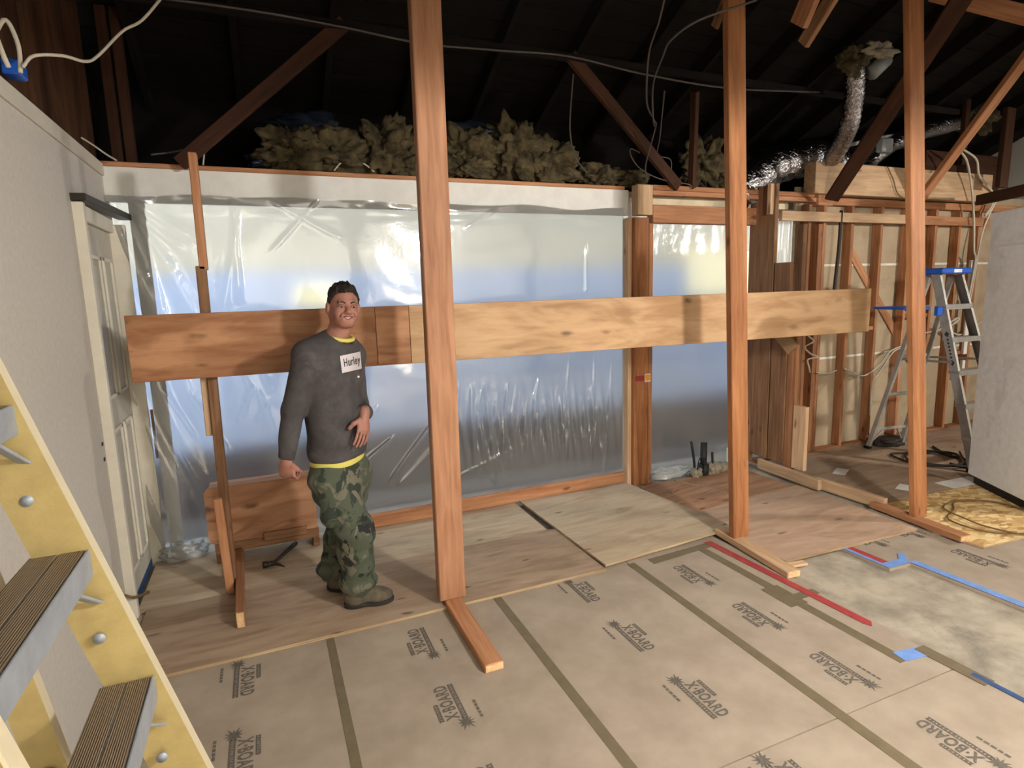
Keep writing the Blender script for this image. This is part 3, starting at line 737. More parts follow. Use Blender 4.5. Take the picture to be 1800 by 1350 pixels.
for i in range(16):
    x_ = rg.uniform(420, 560); y_ = rg.uniform(600, 760); l_ = rg.uniform(25, 50)
    RID.append((sp(x_, y_), sp(x_+rg.uniform(-25, 25), y_+l_), rg.uniform(.009, .015), rg.uniform(.006, .011)))
A1, A2 = sp(800, 690), sp(1090, 800)
def fold(x, z):
    d = .010*noise.noise(Vector((x*1.1, z*1.1, 1.7))) + .0045*noise.noise(Vector((x*4, z*4, 3.3)))
    for a, b, wd, am in RID: d -= seg_ridge(x, z, a, b, wd, am)
    # crinkled pleats low on the right
    ex = max(0, min(1, (x-A1[0]+.1)/.25))*max(0, min(1, (2.84-x)/.15))
    ez = math.exp(-((z-(A1[1]+A2[1])/2)/.22)**2)
    n = noise.noise(Vector((x*2.2, z*1.2, 9.1)))
    d += ex*ez*.013*math.sin(x*74+5*n+z*6)*(1+.6*noise.noise(Vector((x*9, z*5, 2))))
    # loose drape at far left and gathered strip at the top
    el = max(0, min(1, (-.25-x)/.35)); d += el*.012*math.sin(x*40+z*9+3*n)
    et = max(0, min(1, (z-2.20)/.10)); d += et*.009*noise.noise(Vector((x*5, z*22, 4.4)))
    return d
def edge1(x, z, u, v):
    if v > .96: z += .028*noise.noise(Vector((x*2.3, 0, 5)))*(v-.96)/.04
    if u < .05: x += .03*noise.noise(Vector((0, z*3, 8)))*(.05-u)/.05
    return x, z
sheet('plastic_sheet', -.775, 2.842, -.0, 2.345, YS, 400, 200, fold, 'poly_film', 'large translucent plastic sheet covering the opening behind the man', edge1)
sheet('plastic_sheet', 3.078, 4.198, .0, 2.30, 4.315, 90, 120, lambda x, z: .008*noise.noise(Vector((x*2, z*2, 6)))+.004*noise.noise(Vector((x*7, z*3, 1))), 'poly_film', 'narrow translucent plastic sheet behind the second tall post')
sheet('plastic_sheet', 4.26, 4.745, .0, 2.30, 4.30, 60, 80, lambda x, z: .012*math.sin(x*52+2*noise.noise(Vector((x*3, z*2, 3)))), 'poly_film_loose', 'loose strip of clear plastic hanging behind the tall grey board')
def lumpy(name, c, r, mat, amp, fr, seed, sub=4, parent=None, flat=None, fn=None):
    bm = bmesh.new(); bmesh.ops.create_icosphere(bm, subdivisions=sub, radius=1)
    for v in bm.verts:
        n = v.co.normalized(); s = Vector((seed*3.1, seed*1.7, seed*.9))
        q = 1+amp*noise.fractal(n*fr+s, .9, 2.1, 4)+.5*amp*abs(noise.noise(n*fr*2.3+s))
        v.co = Vector((n.x*r[0]*q, n.y*r[1]*q, n.z*r[2]*q))
        if flat is not None: v.co.z = max(v.co.z, flat)
    me = bpy.data.meshes.new(name); bm.to_mesh(me); bm.free(); me.shade_smooth(); me.materials.append(M[mat])
    return place(bpy.data.objects.new(name, me), Matrix.Translation(Vector(c)), parent)
p = onZ(325, 972, .05)
tag(lumpy('plastic_bundle', (p.x, p.y+.02, .05), (.13, .08, .065), 'poly_film_loose', .45, 1.8, 3, 4, None, -.035), 'crumpled end of the plastic gathered on the floor by the door', 'plastic sheet')
tag(lumpy('plastic_bundle', (3.28, 4.225, .03), (.19, .055, .05), 'poly_film_loose', .5, 2.0, 5, 4, None, -.03), 'crumpled plastic edge on the floor left of the black pipes', 'plastic sheet')

# stickers on the trimmer post
q = onY(1130, 665, 4.197)
box('red_mark', (2.895, 4.197, q.z-.022), (2.985, 4.2005, q.z+.022), 'red_tape', wall_back, 0)
box('orange_sticker', (2.99, 4.196, q.z-.035), (3.05, 4.2003, q.z+.035), 'paper_white', wall_back, 0)
box('orange_sticker_face', (2.998, 4.1955, q.z-.022), (3.048, 4.1998, q.z+.028), 'orange_paper', wall_back, 0)

# pipe stubs through the floor
pc = onZ(1236, 836, -.01)
pb = empty('pipe_stub', (pc.x, pc.y, -.016)); tag(pb, 'black pipe stub standing up from the floor by the wall', 'pipe')
tube('pipe', [(pc.x, pc.y, -.016), (pc.x, pc.y, .30)], .030, 'pipe_black', pb, 16, 1)
tube('collar', [(pc.x, pc.y, -.016), (pc.x, pc.y, .10)], .05, 'pipe_black', pb, 14, 1)
for (x0, y0, x1, y1, lb) in ((1222, 832, 1215, 776, 'thin dark rod bent up left of the black pipe stub'), (1250, 832, 1252, 795, 'thin dark rod standing right of the black pipe stub')):
    a = onY(x0, y0, pc.y); b = onY(x1, y1, pc.y); a.z = -.016
    tag(tube('water_line', [a, a.lerp(b, .5)+Vector((.008, 0, 0)), b], .011, 'pipe_black', None, 8, 4), lb, 'pipe')
tag(tube('wire_loop', [(pc.x-.10, pc.y-.03, .0), (pc.x-.09, pc.y-.05, .17), (pc.x-.04, pc.y-.06, .16), (pc.x-.035, pc.y-.04, .0)], .006, 'pipe_black', None, 6, 6), 'small bent wire loop beside the black pipe stub', 'wire')
for k, (dx, dy, rx_, rz_) in enumerate(((-.10, .0, .06, .05), (.11, .02, .09, .07), (.26, .03, .09, .05))):
    tag(lumpy('rag', (pc.x+dx, pc.y+dy-.02, .03), (rx_, .05, rz_), 'rag', .5, 2.0, 11+k, 3, None, -.04), ['crumpled grey rag left of the pipe stub', 'bunched rag stuffed right of the pipe stub', 'small beige rag nearest the partition plate'][k], 'rag')
tag(box('wall_scrap', (4.00, 4.18, 0), (4.14, 4.30, .16), 'seam_white', None, .01, 'z'), 'pale plaster chunk on the floor beside the partition plate', 'scrap')
for k, (px, py, ln, a) in enumerate(((1185, 862, .12, .5), (1190, 886, .14, .3), (1160, 878, .08, 1.2))):
    p = onZ(px, py, .008)
    tag(board('wood_splinter', p-Vector((math.cos(a)*ln/2, math.sin(a)*ln/2, 0)), p+Vector((math.cos(a)*ln/2, math.sin(a)*ln/2, .006)), .025, .012, 'subfloor_old'), ['wood splinter lying nearest the wall on the worn subfloor', 'wood splinter lying near the pinkish plywood edge', 'tiny wood splinter beside the trimmer post foot'][k], 'splinter')

# ------------------------------------------------------------------ attic timbers, insulation, ducts
yp = 3.9; pz = onY(600, 45, yp).z-.02
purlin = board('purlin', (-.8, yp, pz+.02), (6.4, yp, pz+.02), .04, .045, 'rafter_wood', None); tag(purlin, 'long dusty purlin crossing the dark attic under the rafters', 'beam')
cable('attic_cable', [(285, -3, yp-.03), (440, 18, yp-.03), (600, 47, yp-.03), (740, 76, yp-.03), (870, 88, yp-.03), (1000, 99, yp-.03), (1130, 130, yp-.03), (1280, 155, yp-.03), (1440, 162, yp-.03)], .007, 'cable_grey', 'long dusty grey cable running along the attic purlin')
def strut(a, b, w, t, mat, label, up=(0, -1, 0)):
    return tag(board('attic_strut', a, b, w, t, mat, None, up, .003), label, 'beam', 'diagonal attic struts')
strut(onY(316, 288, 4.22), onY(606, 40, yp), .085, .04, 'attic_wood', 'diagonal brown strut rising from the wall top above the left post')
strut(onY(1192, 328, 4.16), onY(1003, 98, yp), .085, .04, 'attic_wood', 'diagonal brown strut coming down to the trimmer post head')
strut(onY(1462, 350, 4.06), onY(1700, -18, 2.55), .04, .12, 'attic_wood', 'dark strut with a pale edge left of the rightmost post', (0.6, -1, 0))  # darker wood stands in for shade on the unlit face
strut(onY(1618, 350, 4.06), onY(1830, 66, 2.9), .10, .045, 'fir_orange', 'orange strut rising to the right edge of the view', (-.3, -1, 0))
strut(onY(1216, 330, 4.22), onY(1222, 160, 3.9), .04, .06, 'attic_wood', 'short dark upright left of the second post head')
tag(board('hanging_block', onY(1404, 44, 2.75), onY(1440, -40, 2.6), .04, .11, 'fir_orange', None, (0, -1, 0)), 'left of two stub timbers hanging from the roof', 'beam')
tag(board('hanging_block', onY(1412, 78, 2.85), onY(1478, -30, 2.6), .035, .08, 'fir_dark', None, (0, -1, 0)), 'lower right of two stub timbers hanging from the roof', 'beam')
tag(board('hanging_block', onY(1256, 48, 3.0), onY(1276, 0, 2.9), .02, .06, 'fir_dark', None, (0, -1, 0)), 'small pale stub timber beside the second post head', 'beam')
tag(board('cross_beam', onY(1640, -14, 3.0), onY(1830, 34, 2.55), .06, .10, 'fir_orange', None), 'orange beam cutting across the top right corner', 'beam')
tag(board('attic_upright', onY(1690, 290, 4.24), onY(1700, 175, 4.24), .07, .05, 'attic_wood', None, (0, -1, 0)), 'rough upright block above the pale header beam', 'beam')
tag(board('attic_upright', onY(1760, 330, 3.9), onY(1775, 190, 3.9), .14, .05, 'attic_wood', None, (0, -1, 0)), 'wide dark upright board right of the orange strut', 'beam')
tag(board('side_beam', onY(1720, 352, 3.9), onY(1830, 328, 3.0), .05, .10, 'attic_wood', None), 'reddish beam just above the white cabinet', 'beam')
tag(box('brown_plank', (6.6, 4.30, 2.53), (7.9, 4.33, 3.05), 'attic_wood', None, .004), 'brown board panel behind the wires at the right', 'board')
# insulation batts lying on the wall plate
def batt(px, py, rx_, rz_, ry, seed, label, Y=4.42, mat='insulation'):
    c = onY(px, py, Y)
    return tag(lumpy('insulation_batt', c, (rx_*.9, ry, rz_), mat, .75, 1.9, seed, 5, None, 2.533-c.z), label, 'insulation', 'torn insulation batts on the wall top')
batt(520, 268, .22, .13, .12, 21, 'torn tan insulation batt left of all the others')
batt(600, 275, .28, .14, .13, 22, 'torn tan insulation batt above the man')
batt(680, 262, .20, .17, .13, 23, 'tan insulation batt peaking left of the foremost post')
batt(720, 290, .18, .10, .10, 24, 'low tan insulation lump touching the foremost post')
batt(820, 270, .24, .15, .13, 25, 'tan insulation batt right of the foremost post')
batt(825, 295, .16, .08, .10, 26, 'rounded tan insulation pad low beside the foremost post', 4.36)
batt(905, 270, .22, .20, .14, 27, 'tallest tan insulation tuft over the plastic')
batt(965, 290, .24, .16, .13, 28, 'tan insulation batt sloping down over the plastic')
batt(1055, 312, .20, .08, .10, 29, 'small tan insulation batt at the end of the white band')
batt(1110, 318, .15, .07, .10, 33, 'tan insulation tuft left of the trimmer post head')
batt(1235, 285, .20, .18, .12, 30, 'tan insulation batt left of the second post head', 4.45)
batt(1275, 310, .12, .09, .10, 31, 'small tan insulation tuft behind the second post')
batt(1715, 195, .26, .20, .15, 32, 'grey insulation heap in the attic at far right', 4.5)
def film(px, py, rx_, rz_, seed, label):
    c = onY(px, py, 4.5); tag(lumpy('insulation_film', c, (rx_, .05, rz_), 'blue_film', .6, 1.6, seed, 4), label, 'plastic film', 'dark blue films behind the insulation')
film(540, 228, .25, .10, 41, 'dark blue film behind the insulation above the man')
film(870, 240, .30, .08, 42, 'dark blue film crumpled behind the tallest insulation tuft')
film(470, 285, .12, .05, 43, 'dark blue film at the left end of the insulation')

def duct(name, pts, r, label, n=14, wob=.12, freq=26):
    L_ = sum((Vector(pts[i+1])-Vector(pts[i])).length for i in range(len(pts)-1)); K = L_*freq
    o = tube(name, pts, r, 'foil', None, 24, n, lambda t: r*(1+.07*math.sin(t*K*2*math.pi)+wob*.5*noise.noise(Vector((t*9, r*40, 1)))))
    return tag(o, label, 'duct', 'silver flexible ducts')
duct('flexible_duct', [onY(1500, 96, 3.6), onY(1502, 125, 3.62), onY(1502, 165, 3.66), onY(1494, 215, 3.75), onY(1480, 250, 3.9), onY(1462, 280, 4.1)], .075, 'silver flexible duct rising to the roof')
duct('flexible_duct', [onY(1290, 345, 4.36), onY(1345, 300, 4.36), onY(1390, 284, 4.36), onY(1440, 280, 4.38), onY(1480, 300, 4.4)], .16, 'fat silver flexible duct lying behind the second post head', 12)
duct('flexible_duct', [onY(1500, 320, 4.4), onY(1545, 268, 4.42), onY(1600, 240, 4.42), onY(1680, 214, 4.42)], .085, 'thin silver flexible duct behind the rightmost post')
vc = empty('roof_vent', onY(1540, 118, 3.55)); tag(vc, 'grey vent cap and torn wrap beside the top of the duct', 'vent')
a = onY(1532, 128, 3.55); b = onY(1556, 105, 3.55)
tube('vent_pipe', [a, b], .06, 'vent_grey', vc, 18, 1)
lumpy('duct_wrap', onY(1500, 104, 3.58), (.11, .08, .09), 'insulation', .7, 2, 51, 4, vc)
lumpy('duct_wrap', onY(1545, 88, 3.5), (.14, .06, .05), 'rag', .7, 2, 52, 4, vc)
j = onY(1555, 256, 4.15)
tag(box('junction_box', j-Vector((.075, .04, .065)), j+Vector((.075, .04, .065)), 'junction_grey', None, .012), 'grey plastic junction can above the pale header beam', 'junction box')
tag(tube('grey_pipe', [onY(1440, 268, 4.45), onY(1560, 240, 4.45), onY(1640, 236, 4.45), onY(1700, 220, 4.45)], .02, 'junction_grey', None, 8, 3), 'grey pipe lying behind the rightmost post in the attic', 'pipe')

# cables
cable('attic_cable', [(40, 118, 2.72), (60, 98, 2.75), (110, 98, 2.8), (150, 108, 2.9), (172, 98, 3.0), (215, 55, 3.05), (250, 35, 3.05), (290, -12, 3.05)], .006, 'cable_white', 'pale cable sagging from the blue box across the top left')
bxp = onX(25, 124, -.78)
bo = empty('outlet_box', bxp); tag(bo, 'blue electrical box on top of the left wall', 'electrical box')
box('box_body', bxp-Vector((.03, .045, .025)), bxp+Vector((.03, .045, .03)), 'blue_plastic', bo, .006)
tube('wire_tail', [onY(36, 128, 2.74), onY(32, 80, 2.74), onY(10, 35, 2.72), onY(-10, 60, 2.7)], .008, 'cable_white', bo, 6, 6)
tube('wire_tail', [onY(15, 118, 2.7), onY(5, 95, 2.68), onY(-8, 60, 2.68)], .009, 'cable_white', bo, 6, 6)
cable('attic_cable', [(143, 242, 3.9), (165, 256, 4.0), (188, 272, 4.1), (205, 282, 4.2)], .005, 'cable_white', 'thin pale wire running down to the wall corner')
cable('attic_cable', [(587, 300, 4.3), (600, 286, 4.3), (618, 282, 4.3), (640, 288, 4.3), (658, 302, 4.3)], .005, 'cable_white', 'pale wire arching over the insulation above the man')
cable('attic_cable', [(357, 290, 4.3), (360, 262, 4.3), (362, 255, 4.32)], .005, 'cable_white', 'short pale wire end right of the left post top')
cable('attic_cable', [(265, 272, 4.4), (300, 268, 4.42), (330, 262, 4.42)], .006, 'cable_grey', 'dim grey wire lying near the corner of the wall top')
cable('attic_cable', [(1008, 130, 3.6), (1003, 190, 3.8), (1002, 230, 4.0), (1008, 268, 4.1), (1020, 290, 4.2), (1030, 302, 4.25)], .005, 'cable_grey', 'thin wire hanging over the insulation')
cable('attic_cable', [(1170, -10, 2.9), (1158, 40, 3.0), (1150, 62, 3.1), (1140, 100, 3.3), (1137, 180, 3.6), (1150, 212, 3.8), (1152, 225, 3.9), (1135, 290, 4.1), (1138, 320, 4.15)], .006, 'cable_grey', 'long wire hanging from the roof to the trimmer head')
cable('attic_cable', [(1330, 0, 2.75), (1230, 35, 2.8), (1180, 70, 3.0), (1165, 100, 3.2), (1148, 150, 3.5), (1148, 205, 3.7), (1150, 222, 3.9)], .006, 'cable_grey', 'wire crossing under the roof beside the second post')
cable('attic_cable', [(1168, 160, 3.6), (1160, 240, 4.0), (1156, 272, 4.15), (1178, 280, 4.15), (1180, 302, 4.15)], .005, 'cable_grey', 'wire dropping to the plate left of the second post')
cable('attic_cable', [(1125, 268, 4.1), (1108, 262, 4.1), (1112, 280, 4.1), (1130, 300, 4.12), (1165, 316, 4.14), (1210, 324, 4.16), (1215, 332, 4.18)], .005, 'cable_grey', 'looped pale wire over the trimmer post head')
cable('wall_cable', [(1690, 268, 4.0), (1700, 285, 4.0), (1708, 330, 4.05), (1712, 390, 4.1), (1712, 440, 4.12), (1714, 460, 4.15), (1700, 540, 4.15), (1693, 600, 4.16)], .011, 'cable_white', 'white cable hanging down between the ladder and cabinet')
cable('wall_cable', [(1692, 262, 4.0), (1716, 280, 4.0), (1722, 310, 4.05), (1746, 340, 4.1), (1744, 360, 4.1), (1732, 378, 4.12), (1740, 372, 4.12), (1752, 350, 4.1), (1775, 338, 4.0), (1800, 334, 3.9), (1830, 325, 3.8)], .011, 'cable_white', 'white cable looping above the white cabinet')
cable('wall_cable', [(1750, 355, 4.1), (1740, 375, 4.12), (1728, 405, 4.14), (1720, 440, 4.14), (1712, 490, 4.15), (1703, 540, 4.16), (1695, 575, 4.17)], .010, 'cable_white', 'second white cable bunched beside the cabinet top')
cable('wall_cable', [(1560, 293, 4.10), (1570, 315, 4.10), (1578, 340, 4.10), (1594, 352, 4.10)], .005, 'cable_brown', 'thin brown wire drooping over the pale header beam')
cable('wall_cable', [(1625, 585, 4.18), (1650, 580, 4.18), (1680, 560, 4.18), (1685, 562, 4.18), (1668, 578, 4.18), (1690, 588, 4.18), (1725, 565, 4.18)], .009, 'cable_white', 'white cable zigzagging behind the aluminium ladder')
cable('wall_cable', [(1434, 655, 4.18), (1455, 656, 4.18), (1471, 651, 4.18)], .006, 'cable_white', 'short white cable passing through the left studs')
cable('wall_cable', [(1484, 648, 4.18), (1500, 655, 4.18), (1520, 660, 4.18), (1545, 642, 4.18), (1562, 620, 4.18), (1580, 610, 4.18), (1600, 604, 4.18)], .008, 'cable_white', 'white cable sagging through studs to the rightmost post')
cable('wall_cable', [(1598, 610, 4.16), (1575, 615, 4.16), (1560, 632, 4.16), (1545, 655, 4.16), (1534, 672, 4.16), (1531, 700, 4.16), (1529, 730, 4.16)], .008, 'cable_white', 'white cable end hanging down left of the ladder')
cable('wall_cable', [(1420, 590, 4.1), (1430, 600, 4.1), (1415, 610, 4.1), (1425, 622, 4.1), (1438, 628, 4.1), (1420, 632, 4.1), (1422, 645, 4.1), (1424, 655, 4.1)], .008, 'cable_white', 'tangled cable knot on the jack studs')
tag(tube('grey_hose', [onY(1479, 370, 4.12), onY(1475, 430, 4.12), onY(1467, 505, 4.12), onY(1462, 560, 4.14)], .016, 'cable_dark', None, 8, 4), 'thin dark grey hose hanging beside the stud wall', 'hose')
def floorcoil(c, r, n, mat, rad, label, jit, seed, z=.02):
    rr = random.Random(seed); pts = []
    for i in range(n*9+1):
        a = 2*math.pi*i/9; R_ = r*(1+jit*(rr.random()-.5)); pts.append((c.x+R_*math.cos(a), c.y+R_*.9*math.sin(a), z+.008*(i//9)+.006*rr.random()))
    o = tube('floor_cable', pts, rad, mat, None, 6, 4); tag(o, label, 'cable'); return o
floorcoil(Vector((4.68, 2.36, 0)), .32, 2, 'cable_brown', .0055, 'brown cable coil lying on the strand board', .35, 5, .024)
floorcoil(Vector((5.75, 3.45, 0)), .30, 2, 'cable_dark', .010, 'dark cable coil on the floor behind the rightmost post', .5, 8, .025)
tag(tube('floor_cable', [onZ(1640, 785, .022), onZ(1665, 800, .022), onZ(1690, 806, .022), onZ(1700, 822, .022), onZ(1670, 815, .022)], .012, 'cable_dark', None, 6, 5), 'dark cable trailing over the floor towards the white cabinet', 'cable')
tag(lumpy('cable_heap', onZ(1560, 775, .05), (.16, .12, .05), 'cable_dark', .6, 3, 61, 3, None, -.035), 'small dark heap of cable under the ladder rear legs', 'cable')

# ------------------------------------------------------------------ tall white cabinet at the right edge
cab = empty('tall_cabinet', (5.31, 2.905, 0)); tag(cab, 'tall scuffed white cabinet with black base at the right edge', 'cabinet')
cd = Vector((-.51, -.86, 0)).normalized(); cn = Vector((.86, -.51, 0)).normalized()
ca = Vector((5.33, 2.93, 0)); cfr = Matrix((cd, cn, Vector((0, 0, 1)))).transposed()
def cbox(name, u0, u1, v0, v1, z0, z1, mat, bev=.004, parent=cab):
    me = box_mesh(name, u1-u0, v1-v0, z1-z0, bev); me.materials.append(M[mat])
    c = ca+cd*((u0+u1)/2)+cn*((v0+v1)/2)+Vector((0, 0, (z0+z1)/2))
    return place(bpy.data.objects.new(name, me), Matrix.Translation(c) @ cfr.to_4x4(), parent)
cbox('side_panel', 0, .74, 0, .022, .09, 2.20, 'cabinet_white')
cbox('body', .006, .735, .024, .70, .09, 2.19, 'cabinet_white')
cbox('base', .03, .72, .03, .68, .016, .088, 'black_rubber')
cbox('ledge', .02, .74, -.006, -.001, 1.93, 1.945, 'white_paint', .001)
d_ = cbox('door', .738, .758, .03, .70, .10, 2.19, 'cabinet_white')
cbox('handle', .760, .785, .62, .64, .95, 1.25, 'aluminium', .004, d_)
for k, (z0, z1, w_) in enumerate(((1.55, 1.90, .07), (1.30, 1.48, .05), (.85, 1.22, .06), (.60, .78, .05))):
    q = Vector((7.42, 4.19, 0))
    box('drywall_remnant', (7.30, 4.17, z0), (7.30+w_, 4.198, z1), 'white_paint', wall_back, .003, 'z')

# ------------------------------------------------------------------ ladders
def channel(name, a, b, web, flange, t, mat, parent, wdir, fdir, edge=None):
    """C-profile rail a->b; web along wdir, flanges along fdir"""
    a, b = Vector(a), Vector(b); ax = (b-a); L_ = ax.length; x = ax.normalized()
    y = Vector(wdir); y = (y-x*y.dot(x)).normalized(); z = x.cross(y)
    if z.dot(Vector(fdir)) < 0: z = -z
    prof = [(-web/2, 0), (web/2, 0), (web/2, flange), (web/2-t, flange), (web/2-t, t), (-web/2+t, t), (-web/2+t, flange), (-web/2, flange)]
    V = [y*p+z*q for p, q in prof] + [x*L_+y*p+z*q for p, q in prof]; n = 8
    F = [[i, (i+1) % n, n+(i+1) % n, n+i] for i in range(n)] + [[0, 5, 6, 7], [0, 1, 4, 5], [1, 2, 3, 4], [n+7, n+6, n+5, n], [n+5, n+4, n+1, n], [n+4, n+3, n+2, n+1]]
    o = mesh(name, V, F, mat, parent, mw=Matrix.Translation(a))
    bm = bmesh.new(); bm.from_mesh(o.data); bmesh.ops.recalc_face_normals(bm, faces=bm.faces); bm.to_mesh(o.data); bm.free()
    if edge:
        o.data.materials.append(M[edge])
        for p in o.data.polygons:
            if p.index in (1, 2, 3, 5, 6, 7): p.material_index = 1
    return o
# yellow fibreglass stepladder, nearly folded, leaning by the left wall
yl = empty('stepladder', (-.1, 1.1, 0)); tag(yl, 'yellow fibreglass stepladder close to the camera at lower left', 'ladder')
YF, YN = 1.31, .84
def fx_(z): return -.262 - (z-.942)*.266          # front edge of the climbing rails
def rail_pt(z, y, back=.045): return Vector((fx_(z)-back, y, z))
sp_ = .013
for (y, fd) in ((YF, 1), (YN, -1)):
    a = rail_pt(.0, y+fd*.04); b = rail_pt(1.86, y-fd*.02)
    channel('rail', a, b, .092, .032, .005, 'fiberglass_yellow', yl, (1, 0, 0), (0, fd, 0), 'fiberglass_edge')
    box('rubber_foot', (a.x-.05, y+fd*.04-.012, 0), (a.x+.05, y+fd*.04+.03, .03), 'black_rubber', yl, .004)
    a2 = Vector((fx_(0)-.34, y+fd*.03, .0)); b2_ = Vector((fx_(1.84)-.115, y, 1.84))
    channel('rear_rail', a2, b2_, .06, .028, .005, 'fiberglass_yellow', yl, (1, 0, 0), (0, fd, 0), 'fiberglass_edge')
for k, z in enumerate((.36, .65, .942, 1.233, 1.525)):
    x1 = fx_(z)-.002; x0 = x1-.098; y0, y1 = YN+.02, YF+(.02 if z < .9 else .006)
    tr = box('tread', (x0, y0, z-.028), (x1-.006, y1, z-.004), 'tread_metal', yl, .003, 'y')
    box('tread_top', (x0+.002, y0+.002, z-.004), (x0+.046, y1-.002, z), 'tread_rubber', tr, .001, 'y')
    box('tread_top', (x0+.050, y0+.002, z-.004), (x1-.008, y1-.002, z), 'tread_rubber', tr, .001, 'y')
    box('nosing', (x1-.006, y0, z-.055), (x1, y1, z), 'tread_metal', tr, .002, 'y')
    # knee brace to the far rail and rivets
    board('knee_brace', (x1-.03, YF-.10, z-.03), (fx_(z-.11)-.03, YF, z-.11), .022, .006, 'tread_metal', yl)
for z in (.45, .76, 1.05, 1.345, 1.64):
    c = rail_pt(z, YF-.001, .055)
    tube('rivet', [c, c+Vector((0, -.004, 0))], .011, 'tread_metal', yl, 12, 1)
for z in (.30, .78, 1.30):
    xx = fx_(0)-.34+(fx_(1.84)-.115-fx_(0)+.34)*z/1.84
    tube('rear_brace', [(xx, YN, z), (xx, YF+.01, z)], .017, 'steel_tool', yl, 10, 1)
for y in (YN, YF):
    board('spreader', (fx_(1.15)-.05, y, 1.15), (fx_(1.15)-.20, y, 1.12), .02, .004, 'tread_metal', yl)
box('ladder_top', (fx_(1.86)-.17, YN-.04, 1.85), (fx_(1.86)+.01, YF+.03, 1.90), 'fiberglass_yellow', yl, .01, 'y')

# aluminium stepladder
al = empty('stepladder', (5.8, 3.55, .012)); tag(al, 'aluminium stepladder with blue top standing before the stud wall', 'ladder')
zt = 1.80; yt = 3.50
TL, TR = onY(1641, 480, yt), onY(1690, 476, yt); zt = .5*(TL.z+TR.z)
xc = .5*(TL.x+TR.x); hw = .5*(TR.x-TL.x)
RL, RR = onZ(1525, 788, .012), onZ(1583, 782, .012)
yr = .5*(RL.y+RR.y); yf = 2*yt-yr+.06
for s in (-1, 1):
    top = Vector((xc+s*hw*.86, yt, zt-.02)); bot = Vector((xc+.13+s*(hw+.08), yf-.02, .014))
    channel('rail', bot, top, .075, .028, .004, 'aluminium_dull', al, (0, 1, .1), (-s, 0, 0))
    box('rubber_foot', bot-Vector((.03, .045, .001)), bot+Vector((.03, .045, .03)), 'black_rubber', al, .004)
    rb = Vector(RL if s < 0 else RR); rtop = Vector((xc+s*hw*.80, yt+.06, zt-.04))
    board('rear_leg', rb, rtop, .03, .045, 'aluminium_dull', al, (0, -1, .4), .004)
    box('rubber_foot', rb-Vector((.025, .03, 0)), rb+Vector((.025, .03, .03)), 'black_rubber', al, .004)
    board('spreader_bar', bot.lerp(top, .55), rb.lerp(rtop, .55), .006, .02, 'aluminium', al)
box('ladder_top', (xc-hw-.01, yt-.09, zt-.02), (xc+hw+.01, yt+.11, zt+.035), 'blue_plastic', al, .012)
box('top_label', (xc-.06, yt-.0925, zt-.008), (xc+.05, yt-.0895, zt+.022), 'paper_white', al, 0)
for k in range(1, 6):
    z = zt-.29*k
    if z < .1: break
    t = (z-.014)/(zt-.034); y = yf-.02+(yt-yf+.02)*t; w_ = hw+.08+(hw*.86-hw-.08)*t; xt = xc+.13*(1-t)
    tr = box('tread', (xt-w_, y-.045, z-.03), (xt+w_, y+.045, z), 'aluminium', al, .003)
    box('nosing', (xt-w_, y-.049, z-.045), (xt+w_, y-.0455, z+.002), 'aluminium', tr, .001)
for k, t in enumerate((.12, .33, .55)):
    a = RL.lerp(Vector((xc-hw*.8, yt+.06, zt)), t); b = RR.lerp(Vector((xc+hw*.8, yt+.06, zt)), t)
    board('rear_rung', a, b, .02, .03, 'aluminium_dull', al)
for s, t0 in ((-1, .02), (1, .02)):
    a = (RL if s < 0 else RR); b = RL.lerp(RR, .5).lerp(Vector((xc, yt+.06, zt)), .12)
    board('corner_brace', a.lerp(Vector((xc+s*hw*.8, yt+.06, zt)), .03), b+Vector((s*.09, 0, 0)), .015, .015, 'aluminium_dull', al)
ps = onY(1578, 541, 3.80)
sh_ = box('pail_shelf', (ps.x-.14, 3.64, ps.z-.012), (ps.x+.20, 3.95, ps.z+.012), 'blue_plastic', al, .008)
box('shelf_lip', (ps.x-.14, 3.625, ps.z-.025), (ps.x+.20, 3.640, ps.z+.012), 'blue_plastic', sh_, .004)
for s in (-1, 1): board('shelf_arm', (xc+s*hw*.7, yt+.05, ps.z+.02), (xc+s*hw*.7-.02, 3.66, ps.z), .012, .02, 'aluminium', sh_)
hb_ = onY(1650, 545, yt-.08)
box('hinge_block', hb_-Vector((.035, .02, .05)), hb_+Vector((.03, .02, .03)), 'blue_plastic', al, .006)
# dark printed mark on the left rail: two diamonds and a row of small strokes
bl, tl = Vector((xc+.13-hw-.08, yf-.02, .014)), Vector((xc-hw*.86, yt, zt-.02))
V, F = [], []
dirr = (tl-bl).normalized(); fr_ = Vector((0, 1, .1)); fr_ = (fr_-dirr*fr_.dot(dirr)).normalized(); nn = dirr.cross(fr_)
if nn.x > 0: nn = -nn
c0 = bl.lerp(tl, .62)+nn*.0015
def dia(s0, hs, hwid):
    n = len(V)
    for u, v in ((-hs, 0), (0, hwid), (hs, 0), (0, -hwid)): V.append(dirr*(s0+u)+fr_*v)
    F.append((n, n+1, n+2, n+3))
for s0 in (-.13, .13): dia(s0, .028, .022)
for i_ in range(6): dia(-.08+.032*i_, .012, .012)
mesh('printed_mark', V, F, 'patch_ink', al, mw=Matrix.Translation(c0))

